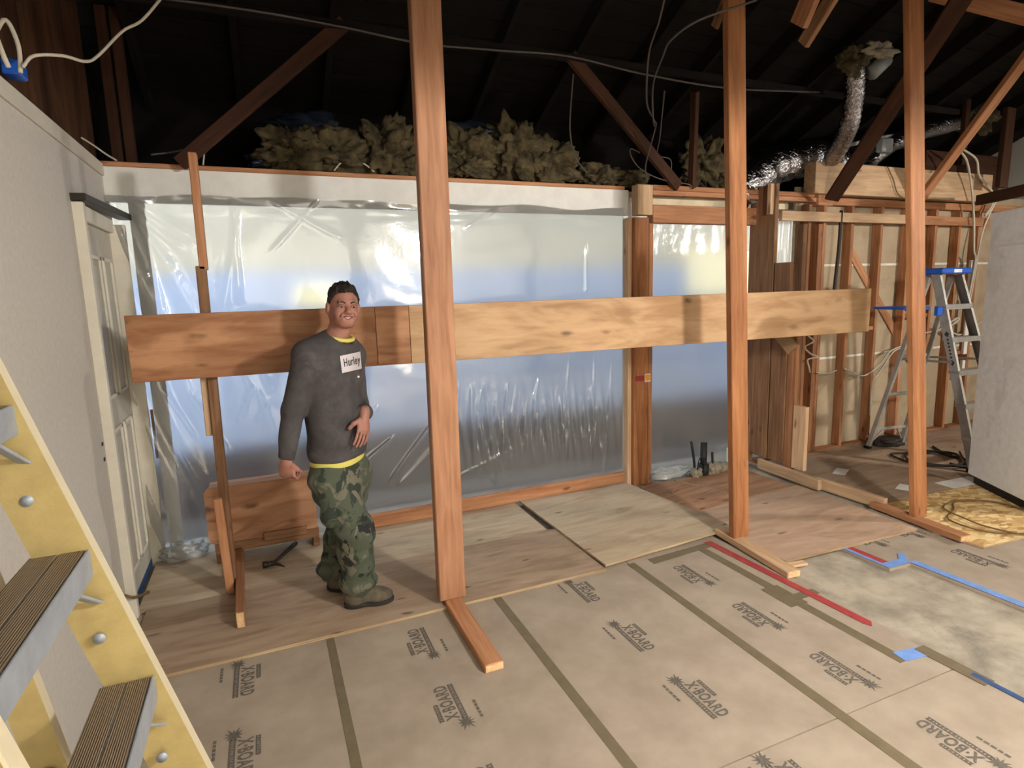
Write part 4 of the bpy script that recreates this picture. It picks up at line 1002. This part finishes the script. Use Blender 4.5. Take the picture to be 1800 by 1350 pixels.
# ------------------------------------------------------------------ the man: implicit volumes meshed as closed surfaces
class Vol:
    def __init__(s, lo, hi, h):
        s.lo = np.array(lo, float); s.h = h; s.n = np.ceil((np.array(hi)-s.lo)/h).astype(int)+1
        s.D = np.full(s.n, .5, np.float32)
    def sub(s, lo, hi):
        a = np.clip(np.floor((np.array(lo)-s.lo)/s.h).astype(int), 0, s.n-1); b = np.clip(np.ceil((np.array(hi)-s.lo)/s.h).astype(int)+1, 1, s.n)
        sl = tuple(slice(i, j) for i, j in zip(a, b))
        ax = [s.lo[i]+s.h*np.arange(a[i], b[i]) for i in range(3)]
        return sl, np.stack(np.meshgrid(*ax, indexing='ij'), -1)
    def put(s, sl, d, k, mode):
        o = s.D[sl]
        if mode == 'add':
            if k > 0:
                hh = np.clip(.5+.5*(o-d)/k, 0, 1); s.D[sl] = o+(d-o)*hh-k*hh*(1-hh)
            else: s.D[sl] = np.minimum(o, d)
        else:
            d = -d
            if k > 0:
                hh = np.clip(.5-.5*(o-d)/k, 0, 1); s.D[sl] = o+(d-o)*hh+k*hh*(1-hh)
            else: s.D[sl] = np.maximum(o, d)
    def cap(s, p, r1, q, r2, k=.01, mode='add', flat=None):
        p, q = np.array(p, float), np.array(q, float); R_ = max(r1, r2)+k+4*s.h
        sl, X = s.sub(np.minimum(p, q)-R_, np.maximum(p, q)+R_)
        if X.size == 0: return
        v = q-p; L2 = v@v+1e-12; t = np.clip(((X-p)@v)/L2, 0, 1)
        d = np.linalg.norm(X-p-t[..., None]*v, axis=-1)-(r1+(r2-r1)*t); s.put(sl, d, k, mode)
    def ell(s, c, rad, Rm=None, k=.01, mode='add'):
        c = np.array(c, float); rad = np.array(rad, float); R_ = rad.max()+k+4*s.h
        sl, X = s.sub(c-R_, c+R_)
        if X.size == 0: return
        Y = X-c
        if Rm is not None: Y = Y @ np.array(Rm)          # columns = axes
        k0 = np.linalg.norm(Y/rad, axis=-1); k1 = np.linalg.norm(Y/(rad*rad), axis=-1)+1e-9
        s.put(sl, k0*(k0-1)/k1, k, mode)
    def half(s, p, n, k=0):
        """cut away everything on the side n points to"""
        sl, X = s.sub(s.lo, s.lo+s.h*s.n); d = -((X-np.array(p))@np.array(n)); s.put(sl, d, k, 'sub')
    def noise(s, fn):
        sl, X = s.sub(s.lo, s.lo+s.h*s.n); msk = np.abs(s.D) < .06; s.D[msk] += fn(X[msk])
    def build(s):
        D = s.D; D[0] = D[-1] = .5; D[:, 0] = D[:, -1] = .5; D[:, :, 0] = D[:, :, -1] = .5
        I = D < 0; n = D.shape
        cnt = sum(I[a:n[0]-1+a, b:n[1]-1+b, c:n[2]-1+c].astype(np.int8) for a in (0, 1) for b in (0, 1) for c in (0, 1))
        act = np.argwhere((cnt > 0) & (cnt < 8)); idx = np.full(cnt.shape, -1, np.int64); idx[tuple(act.T)] = np.arange(len(act))
        cor = [(a, b, c) for a in (0, 1) for b in (0, 1) for c in (0, 1)]
        val = {c: D[act[:, 0]+c[0], act[:, 1]+c[1], act[:, 2]+c[2]] for c in cor}
        acc = np.zeros((len(act), 3)); w = np.zeros(len(act))
        for c in cor:
            for ax in range(3):
                if c[ax]: continue
                e = list(c); e[ax] = 1; e = tuple(e); va, vb = val[c], val[e]; mk = (va < 0) != (vb < 0)
                t = np.where(mk, va/(va-vb+1e-12), 0); P = np.tile(np.array(c, float), (len(act), 1)); P[:, ax] += t
                acc[mk] += P[mk]; w[mk] += 1
        V = s.lo+s.h*(act+acc/w[:, None]); Fs = []
        for ax in range(3):
            o1, o2 = (ax+1) % 3, (ax+2) % 3
            sa = [slice(1, -1)]*3; sa[ax] = slice(0, -1); sb = list(sa); sb[ax] = slice(1, None)
            A, B = I[tuple(sa)], I[tuple(sb)]; e = np.argwhere(A != B); g0 = e.copy(); g0[:, o1] += 1; g0[:, o2] += 1
            inside = A[tuple(e.T)]
            q = []
            for d1, d2 in ((-1, -1), (0, -1), (0, 0), (-1, 0)):
                c = g0.copy(); c[:, o1] += d1; c[:, o2] += d2; q.append(idx[tuple(c.T)])
            q = np.stack(q, 1); q[~inside] = q[~inside][:, ::-1]; Fs.append(q)
        return V, np.concatenate(Fs)
def relax(V, F, it=2, lam=.5):
    E_ = np.concatenate([F[:, [0, 1]], F[:, [1, 2]], F[:, [2, 3]], F[:, [3, 0]]]); n = len(V)
    for i in range(it):
        for l in (lam, -lam*1.04):
            s = np.zeros((n, 3)); c = np.zeros(n)
            for a, b in ((0, 1), (1, 0)):
                np.add.at(s, E_[:, a], V[E_[:, b]]); np.add.at(c, E_[:, a], 1)
            V = V+l*(s/np.maximum(c, 1)[:, None]-V)
    return V
def vol_obj(name, vol, mat, parent, it=2):
    V, F = vol.build(); V = relax(V, F, it) if it else V
    me = bpy.data.meshes.new(name); c = np.array(parent.matrix_basis.translation) if parent else np.zeros(3)
    me.from_pydata((V-c).tolist(), [], F.tolist()); me.update(); me.shade_smooth(); me.materials.append(M[mat])
    o = bpy.data.objects.new(name, me); COL.objects.link(o)
    if parent: o.parent = parent
    return o
def W(px, py, Y): return np.array(onY(px, py, Y))

foot0 = onZ(640, 1062, .017)
man = empty('person', (foot0.x, foot0.y, .017))
tag(man, 'smiling person in dark grey sweatshirt and camouflage trousers standing before the plywood strip', 'person')
phi = math.radians(40)
bf = np.array((math.sin(phi), -math.cos(phi), 0)); blf = np.array((math.cos(phi), math.sin(phi), 0)); bu = np.array((0, 0, 1.))
RB = np.stack([blf, bf, bu], 1)
J = dict(pel=W(597, 822, 3.20), waist=W(590, 768, 3.19), chest=W(580, 662, 3.17), uch=W(581, 618, 3.17), neck=W(590, 590, 3.165),
         rs=W(541, 627, 3.07), re=W(515, 722, 3.09), rw=W(503, 806, 3.08), ls=W(618, 625, 3.28), le=W(628, 712, 3.33), lw=W(641, 726, 3.08),
         rh=W(582, 845, 3.14), rk=W(624, 935, 3.10), ra=W(630, 1032, 3.16), lh=W(618, 845, 3.27), lk=W(602, 935, 3.34), la=W(587, 1008, 3.42))
lo, hi = np.array((-.35, 2.75, 0.0)), np.array((.85, 3.70, 1.90))
# --- head frame
hy = math.radians(7); HS = .90
def HSC(r): return tuple(HS*v for v in r)
hy = math.radians(7); hf = np.array((math.sin(hy), -math.cos(hy), -.02)); hf /= np.linalg.norm(hf)
hr = math.radians(4); l0 = np.array((math.cos(hy), math.sin(hy), 0)); hu = np.cross(l0, hf); hl = l0*math.cos(hr)+hu*math.sin(hr); hu = np.cross(hl, hf)
if hu[2] < 0: hu = -hu
HC = W(604, 540, 3.13)
def H(l, f, u): return HC+(hl*l+hf*f+hu*u)*HS
RH = np.stack([hl, hf, hu], 1)
body = Vol((-.10, 2.90, .62), (.75, 3.45, 1.80), .0042)
body.ell(H(0, -.012, .030), HSC((.079, .098, .098)), RH, 0)
body.ell(H(0, .020, -.035), HSC((.065, .072, .074)), RH, .03)
body.ell(H(0, .066, -.082), HSC((.028, .026, .022)), RH, .03)
for s in (-1, 1):
    body.ell(H(s*.040, .058, -.034), HSC((.027, .026, .027)), RH, .02)
    body.cap(H(s*.056, -.005, -.05), .022, H(s*.022, .06, -.084), .019, .025)
    body.ell(H(s*.086, -.014, -.008), HSC((.011, .023, .036)), RH, .004)
body.cap(H(-.036, .078, .026), .012, H(.036, .078, .026), .012, .018)
for s in (-1, 1): body.ell(H(s*.032, .100, .004), HSC((.018, .017, .011)), RH, .010, 'sub')
body.cap(H(0, .090, .012), .008, H(0, .106, -.020), .012, .010)
body.ell(H(0, .110, -.023), HSC((.013, .012, .011)), RH, .006)
for s in (-1, 1): body.ell(H(s*.014, .099, -.027), HSC((.008, .010, .008)), RH, .006)
body.cap(H(-.024, .086, -.044), .010, H(.024, .086, -.044), .010, .012)
body.cap(H(-.020, .084, -.068), .010, H(.020, .084, -.068), .010, .012)
for a_, b_ in (((-.031, .083, -.047), (0, .103, -.057)), ((0, .103, -.057), (.031, .083, -.047))): body.cap(H(*a_), .0045, H(*b_), .0055, .004, 'sub')
for s in (-1, 1): body.cap(H(s*.034, .088, -.030), .003, H(s*.042, .076, -.052), .003, .006, 'sub')
body.cap(H(0, -.025, -.07), .054, J['neck']-np.array((0, 0, .03)), .062, .03)
for s in (-1, 1): body.cap(H(s*.03, .01, -.10), .018, J['neck']+bf*.05, .016, .02)
body.ell(J['uch'], (.15, .09, .09), RB, .04); body.ell(J['chest'], (.14, .10, .16), RB, .05); body.ell(J['waist'], (.13, .10, .16), RB, .05); body.ell(J['pel'], (.13, .10, .10), RB, .05)
for s_, e_, w_ in (('rs', 're', 'rw'), ('ls', 'le', 'lw')):
    body.cap(J[s_], .045, J[e_], .036, .02); body.cap(J[e_], .036, J[w_], .026, .015)
def hand(vol, wr, d, n, s, curls, thumb):
    """d wrist->fingers, n back of the hand, s towards the thumb"""
    d, n = np.array(d, float), np.array(n, float); d /= np.linalg.norm(d); n -= d*(n@d); n /= np.linalg.norm(n); sx = np.cross(d, n)*s
    wr = np.array(wr, float); R_ = np.stack([sx, d, n], 1)
    vol.cap(wr-d*.03, .026, wr+d*.02, .025, .01)
    vol.ell(wr+d*.052, (.043, .050, .018), R_, .015)
    for i, (o_, L_) in enumerate(((.036, .072), (.012, .080), (-.012, .075), (-.035, .060))):
        p = wr+d*.088+sx*o_; ang = 0; r = .0084; spl = sx*o_*4.5*(1-min(1, curls[i]*1.3))
        vol.cap(wr+d*.05+sx*o_*.9, .0105, p, .0092, .004)
        for k, fr in enumerate((.46, .31, .23)):
            ang += curls[i]*(1.0 if k == 0 else 1.15); dr = d*math.cos(ang)-n*math.sin(ang)+spl; dr /= np.linalg.norm(dr); q = p+dr*L_*fr
            vol.cap(p, r, q, r-.0006, .001); p, r = q, r-.0006
    p = wr+d*.030+sx*.034
    for k, (L_, r) in enumerate(((.038, .0125), (.030, .0105))):
        dr = d*thumb[0]+sx*thumb[1]*(1 if k == 0 else .3)-n*thumb[2]*(1 if k == 0 else 1.6); dr /= np.linalg.norm(dr); q = p+dr*L_
        vol.cap(p, r+.001, q, r, .006); p = q
rd = J['rw']-J['re']; 
hand(body, J['rw']+np.array((-.003, 0, -.004)), (.02, .15, -1), (-.55, -.85, 0), -1, (.75, .8, .85, .85), (.8, .35, .5))
hand(body, J['lw']+np.array((-.004, -.01, -.012)), (-.22, -.42, -1), (.62, -.78, .0), 1, (.10, .16, .20, .24), (.7, .8, .35))
bo_ = vol_obj('body', body, 'skin', man, 1)
# --- eyes, brows, mouth
def ball(name, c, rad, Rm, mat, parent):
    bm = bmesh.new(); bmesh.ops.create_uvsphere(bm, u_segments=14, v_segments=10, radius=1)
    for v in bm.verts: v.co = Vector(np.array(v.co)*np.array(rad) @ np.array(Rm).T)
    me = bpy.data.meshes.new(name); bm.to_mesh(me); bm.free(); me.shade_smooth(); me.materials.append(M[mat])
    return place(bpy.data.objects.new(name, me), Matrix.Translation(Vector(c)), parent)
for s in (-1, 1):
    e_ = ball('eye', H(s*.032, .079, .004), HSC((.0125, .0115, .0048)), RH, 'eye_white', man)
    ball('iris', H(s*.033, .0885, .003), HSC((.0062, .0035, .0048)), RH, 'eye_dark', e_)
    tube('eyelid', [H(s*.018, .089, .006), H(s*.032, .0935, .012), H(s*.047, .081, .004)], .0035, 'skin', man, 6, 4)
    tube('eyebrow', [H(s*.014, .094, .024), H(s*.032, .093, .031), H(s*.052, .076, .024)], .0036, 'hair', man, 6, 4)
tube('teeth', [H(-.021, .083, -.0495), H(0, .0955, -.056), H(.021, .083, -.0495)], .0042, 'teeth', man, 6, 5)
tube('lip', [H(-.029, .083, -.046), H(-.01, .0965, -.0495), H(0, .0975, -.051), H(.01, .0965, -.0495), H(.029, .083, -.046)], .0035, 'lip', man, 6, 4)
tube('lip', [H(-.028, .083, -.048), H(0, .0965, -.0645), H(.028, .083, -.048)], .0042, 'lip', man, 6, 5)
# --- hair
hv = Vol(HC-.16, HC+.17, .0038)
hv.ell(H(0, -.012, .036), HSC((.087, .107, .108)), RH, 0)
sl, X = hv.sub(hv.lo, hv.lo+hv.h*hv.n); rel = (X-HC)@RH/HS; f_, u_ = rel[..., 1], rel[..., 2]
hair_line = np.maximum(-.065-.2*(f_+.05), np.where(f_ > -.03, -.012+1.0*(f_+.03), -.075)); hair_line = np.minimum(hair_line, .088)
hv.D = np.maximum(hv.D, (hair_line-u_)*.7).astype(np.float32)
rs_ = np.random.RandomState(4)
K_ = rs_.normal(size=(26, 3))*np.array((150, 150, 60)); ph = rs_.uniform(0, 6.28, 26)
hv.noise(lambda P: sum(np.sin(P@k+p) for k, p in zip(K_, ph))/26*.024)
vol_obj('hair', hv, 'hair', man, 0)
# --- sweatshirt
sw = Vol(lo+np.array((0, .05, .72)), hi-np.array((.05, .1, .2)), .0062)
sw.ell(J['uch'], (.185, .115, .10), RB, .0); sw.ell(J['chest']+bf*.01, (.178, .125, .17), RB, .05); sw.ell(J['waist']+bf*.012, (.163, .132, .17), RB, .05); sw.ell(J['waist']-np.array((0, 0, .07)), (.162, .130, .12), RB, .04); sw.ell((J['chest']+J['waist'])/2+bf*.008-np.array((0, 0, .02)), (.168, .130, .27), RB, .03)
sw.cap(J['rs'], .074, J['uch'], .085, .04); sw.cap(J['ls'], .074, J['uch'], .085, .04)
sw.cap(J['neck']-np.array((0, 0, .055)), .082, J['neck']-np.array((0, 0, .035)), .074, .04)
for s_, e_, w_ in (('rs', 're', 'rw'), ('ls', 'le', 'lw')):
    sw.cap(J[s_], .072, J[e_], .057, .03); d = J[w_]-J[e_]; sw.cap(J[e_], .057, J[w_]-d*.02, .040, .02)
hem_n = np.array((.05, 0, -1)); sw.half(J['waist']-np.array((0, 0, .105)), hem_n/np.linalg.norm(hem_n), .008)
sw.cap(H(0, .0, -.05), .074, J['neck']+bf*.026-np.array((0, 0, .020)), .070, .008, 'sub')
for w_, e_ in (('rw', 're'), ('lw', 'le')):
    d = (J[w_]-J[e_]); d /= np.linalg.norm(d)
    sl, X = sw.sub(J[w_]-.07, J[w_]+.07); dd = (X-J[w_])@d; near = np.linalg.norm(X-J[w_], axis=-1) < .062
    sw.D[sl] = np.where(near, np.maximum(sw.D[sl], dd-.002), sw.D[sl])
kk = rs_.normal(size=(16, 3))*np.array((14, 14, 24)); p2 = rs_.uniform(0, 6.28, 16)
sw.noise(lambda P: sum(np.sin(P@k+p+1.6*np.sin(P@k2*.5)) for k, p, k2 in zip(kk, p2, kk[::-1]))/16*.011)
so = vol_obj('sweatshirt', sw, 'sweater', man, 2)
# collar and hem of the yellow tee
def ring(name, c, ax1, ax2, r1, r2, rad, mat, n=40, tilt=None, rz=1.0):
    pts = [np.array(c)+ax1*r1*math.cos(2*math.pi*i/n)+ax2*r2*math.sin(2*math.pi*i/n)+(tilt(math.cos(2*math.pi*i/n), math.sin(2*math.pi*i/n)) if tilt is not None else 0) for i in range(n+1)]
    return tube(name, pts, rad, mat, man, 8, 1, None, False)
ring('tee_collar', J['neck']+bf*.020-np.array((0, 0, .010)), blf, bf, .070, .070, .011, 'tee_yellow', tilt=lambda c, s: bu*(-.022*s+.008))
tv = Vol(lo+np.array((.1, .05, .70)), np.array((.7, 3.6, 1.02)), .006)
tv.ell(J['waist']-np.array((0, 0, .09)), (.158, .128, .16), RB, 0); tv.half(J['waist']-np.array((0, 0, .142)), hem_n/np.linalg.norm(hem_n), .004)
tv.half(J['waist']-np.array((0, 0, .06)), np.array((0, 0, 1.)), .0)
vol_obj('tee_hem', tv, 'tee_yellow', man, 1)
# --- trousers
tr = Vol(lo, np.array((.85, 3.70, 1.06)), .0068)
tr.ell(J['pel'], (.168, .135, .115), RB, 0); tr.ell(J['pel']-np.array((0, 0, .07)), (.172, .140, .12), RB, .04)
for h_, k_, a_, r in (('rh', 'rk', 'ra', .108), ('lh', 'lk', 'la', .100)):
    tr.cap(J[h_], r, J[k_], r*.93, .04); tr.cap(J[k_], r*.93, J[a_]+np.array((0, 0, .02)), r*.80, .03)
    tr.ell(J[a_]+np.array((.0, 0, .04)), (r*.93, r*.93, .05), None, .03)
tr.ell(J['rk']*.55+J['rh']*.45+np.array((-.085, -.05, 0)), (.035, .05, .08), RB, .01)
tr.half(J['pel']+np.array((0, 0, .085)), np.array((0, 0, 1.)), .004)
for a_ in ('ra', 'la'):
    sl, X = tr.sub(J[a_]-.16, J[a_]+.16); tr.D[sl] = np.maximum(tr.D[sl], (J[a_][2]-.028+.01*np.sin(X[..., 0]*60)-X[..., 2]))
k3 = rs_.normal(size=(18, 3))*np.array((13, 13, 34)); p3 = rs_.uniform(0, 6.28, 18)
tr.noise(lambda P: sum(np.sin(P@k+p+1.5*np.sin(P@q*.6)) for k, p, q in zip(k3, p3, k3[::-1]))/18*.020)
vol_obj('trousers', tr, 'camo', man, 1)
# --- shoes
def shoe(heel, toe, z):
    heel, toe = np.array(heel, float), np.array(toe, float); d = toe-heel; d[2] = 0; L_ = np.linalg.norm(d); d /= L_; sd = np.array((-d[1], d[0], 0)); R_ = np.stack([d, sd, bu], 1)
    heel = np.array((heel[0], heel[1], z)); P = lambda t, v, h: heel+d*(t*L_)+sd*v+bu*h
    v = Vol(heel+np.minimum(d*L_, 0)-.10, heel+np.maximum(d*L_, 0)+np.array((.10, .10, .20)), .005)
    v.ell(P(.72, 0, .04), (L_*.30, .050, .042), R_, 0); v.ell(P(.25, 0, .05), (L_*.27, .042, .055), R_, .03); v.cap(P(.22, 0, .05), .045, P(.20, 0, .13), .048, .02); v.cap(P(.35, 0, .085), .035, P(.70, 0, .055), .030, .03)
    v.half((0, 0, z+.014), (0, 0, -1.), .002); o = vol_obj('shoe', v, 'shoe_leather', man, 1)
    v = Vol(heel+np.minimum(d*L_, 0)-.10, heel+np.maximum(d*L_, 0)+np.array((.10, .10, .10)), .005)
    v.ell(P(.72, 0, .02), (L_*.315, .054, .09), R_, 0); v.ell(P(.22, 0, .02), (L_*.25, .045, .09), R_, .02); v.cap(P(.3, 0, .02), .036, P(.6, 0, .02), .042, .02)
    v.half((0, 0, z+.001), (0, 0, -1.)); v.half((0, 0, z+.026), (0, 0, 1.)); s_ = vol_obj('sole', v, 'shoe_sole', man, 1)
    if 'lace':
        for t in (.42, .50, .58): tube('lace', [P(t, -.022, .10-.05*(t-.42)*2), P(t+.01, 0, .112-.06*(t-.42)*2), P(t, .022, .10-.05*(t-.42)*2)], .003, 'cable_dark', o, 5, 3).parent
shoe(onZ(607, 1064, .03), onZ(690, 1050, .03), .0175)
lh_ = onZ(578, 1030, .03); shoe(lh_, lh_+Vector((.20, -.16, 0)), .0165)
# --- chest patch and lettering laid on the sweatshirt
sm = so.data; off = Vector(man.matrix_basis.translation)
bvh = BVHTree.FromPolygons([v.co+off for v in sm.vertices], [tuple(p.vertices) for p in sm.polygons])
def proj(px, py, lift):
    d = ray(px, py).normalized(); h = bvh.ray_cast(CAM, d)
    if h[0] is None: return None
    n = h[1] if h[1].dot(d) < 0 else -h[1]; return h[0], n
C4 = [(596, 626), (632, 618), (634.5, 648), (600, 656)]
def pp(u, v):
    a = Vector(C4[0]).lerp(Vector(C4[1]), u); b = Vector(C4[3]).lerp(Vector(C4[2]), u); return a.lerp(b, v)
hc = proj(*pp(.45, .5), 0); pn = None
pts = {}
NU, NV = 14, 10
for j_ in range(NV+1):
    for i_ in range(NU+1):
        pts[(i_, j_)] = proj(*pp(i_/NU, j_/NV), 0)
good = [v for v in pts.values() if v]; 
if good:
    pn = sum((g[1] for g in good), Vector()).normalized(); pc_ = sum((g[0] for g in good), Vector())/len(good)
    def surf(u, v, lift):
        h = proj(*pp(u, v), 0)
        if h is None or abs((h[0]-pc_).dot(pn)) > .05:
            d = ray(*pp(u, v)); t = (pc_-CAM).dot(pn)/d.dot(pn); q = CAM+d*t; return q+pn*lift
        return h[0]+pn*lift
    o_ = Vector(man.matrix_basis.translation)
    V_ = [surf(i_/NU, j_/NV, .005)-o_ for j_ in range(NV+1) for i_ in range(NU+1)]
    F_ = [(j_*(NU+1)+i_, j_*(NU+1)+i_+1, (j_+1)*(NU+1)+i_+1, (j_+1)*(NU+1)+i_) for j_ in range(NV) for i_ in range(NU)]
    me = bpy.data.meshes.new('chest_patch'); me.from_pydata(V_, [], F_); me.materials.append(M['patch_white']); me.shade_smooth()
    pa = bpy.data.objects.new('chest_patch', me); COL.objects.link(pa); pa.parent = so
    tm = text_mesh('Hurley', .1, .0012); xs = [v.co.x for v in tm.vertices]; ys = [v.co.y for v in tm.vertices]
    bm = bmesh.new(); bm.from_mesh(tm); bmesh.ops.triangulate(bm, faces=bm.faces); bmesh.ops.subdivide_edges(bm, edges=[e for e in bm.edges if e.calc_length() > .012], cuts=1)
    for v in bm.verts:
        u = .14+.80*(v.co.x-min(xs))/(max(xs)-min(xs)); vv = .82-.62*(v.co.y-min(ys))/(max(ys)-min(ys)); v.co = surf(u, vv, .0075)-o_
    me = bpy.data.meshes.new('lettering'); bm.to_mesh(me); bm.free(); me.materials.append(M['patch_ink'])
    ball('shirt_badge', surf(.80, 1.42, .004), (.006, .004, .006), np.eye(3), 'paper_white', so)
    le_ = bpy.data.objects.new('lettering', me); COL.objects.link(le_); le_.parent = so
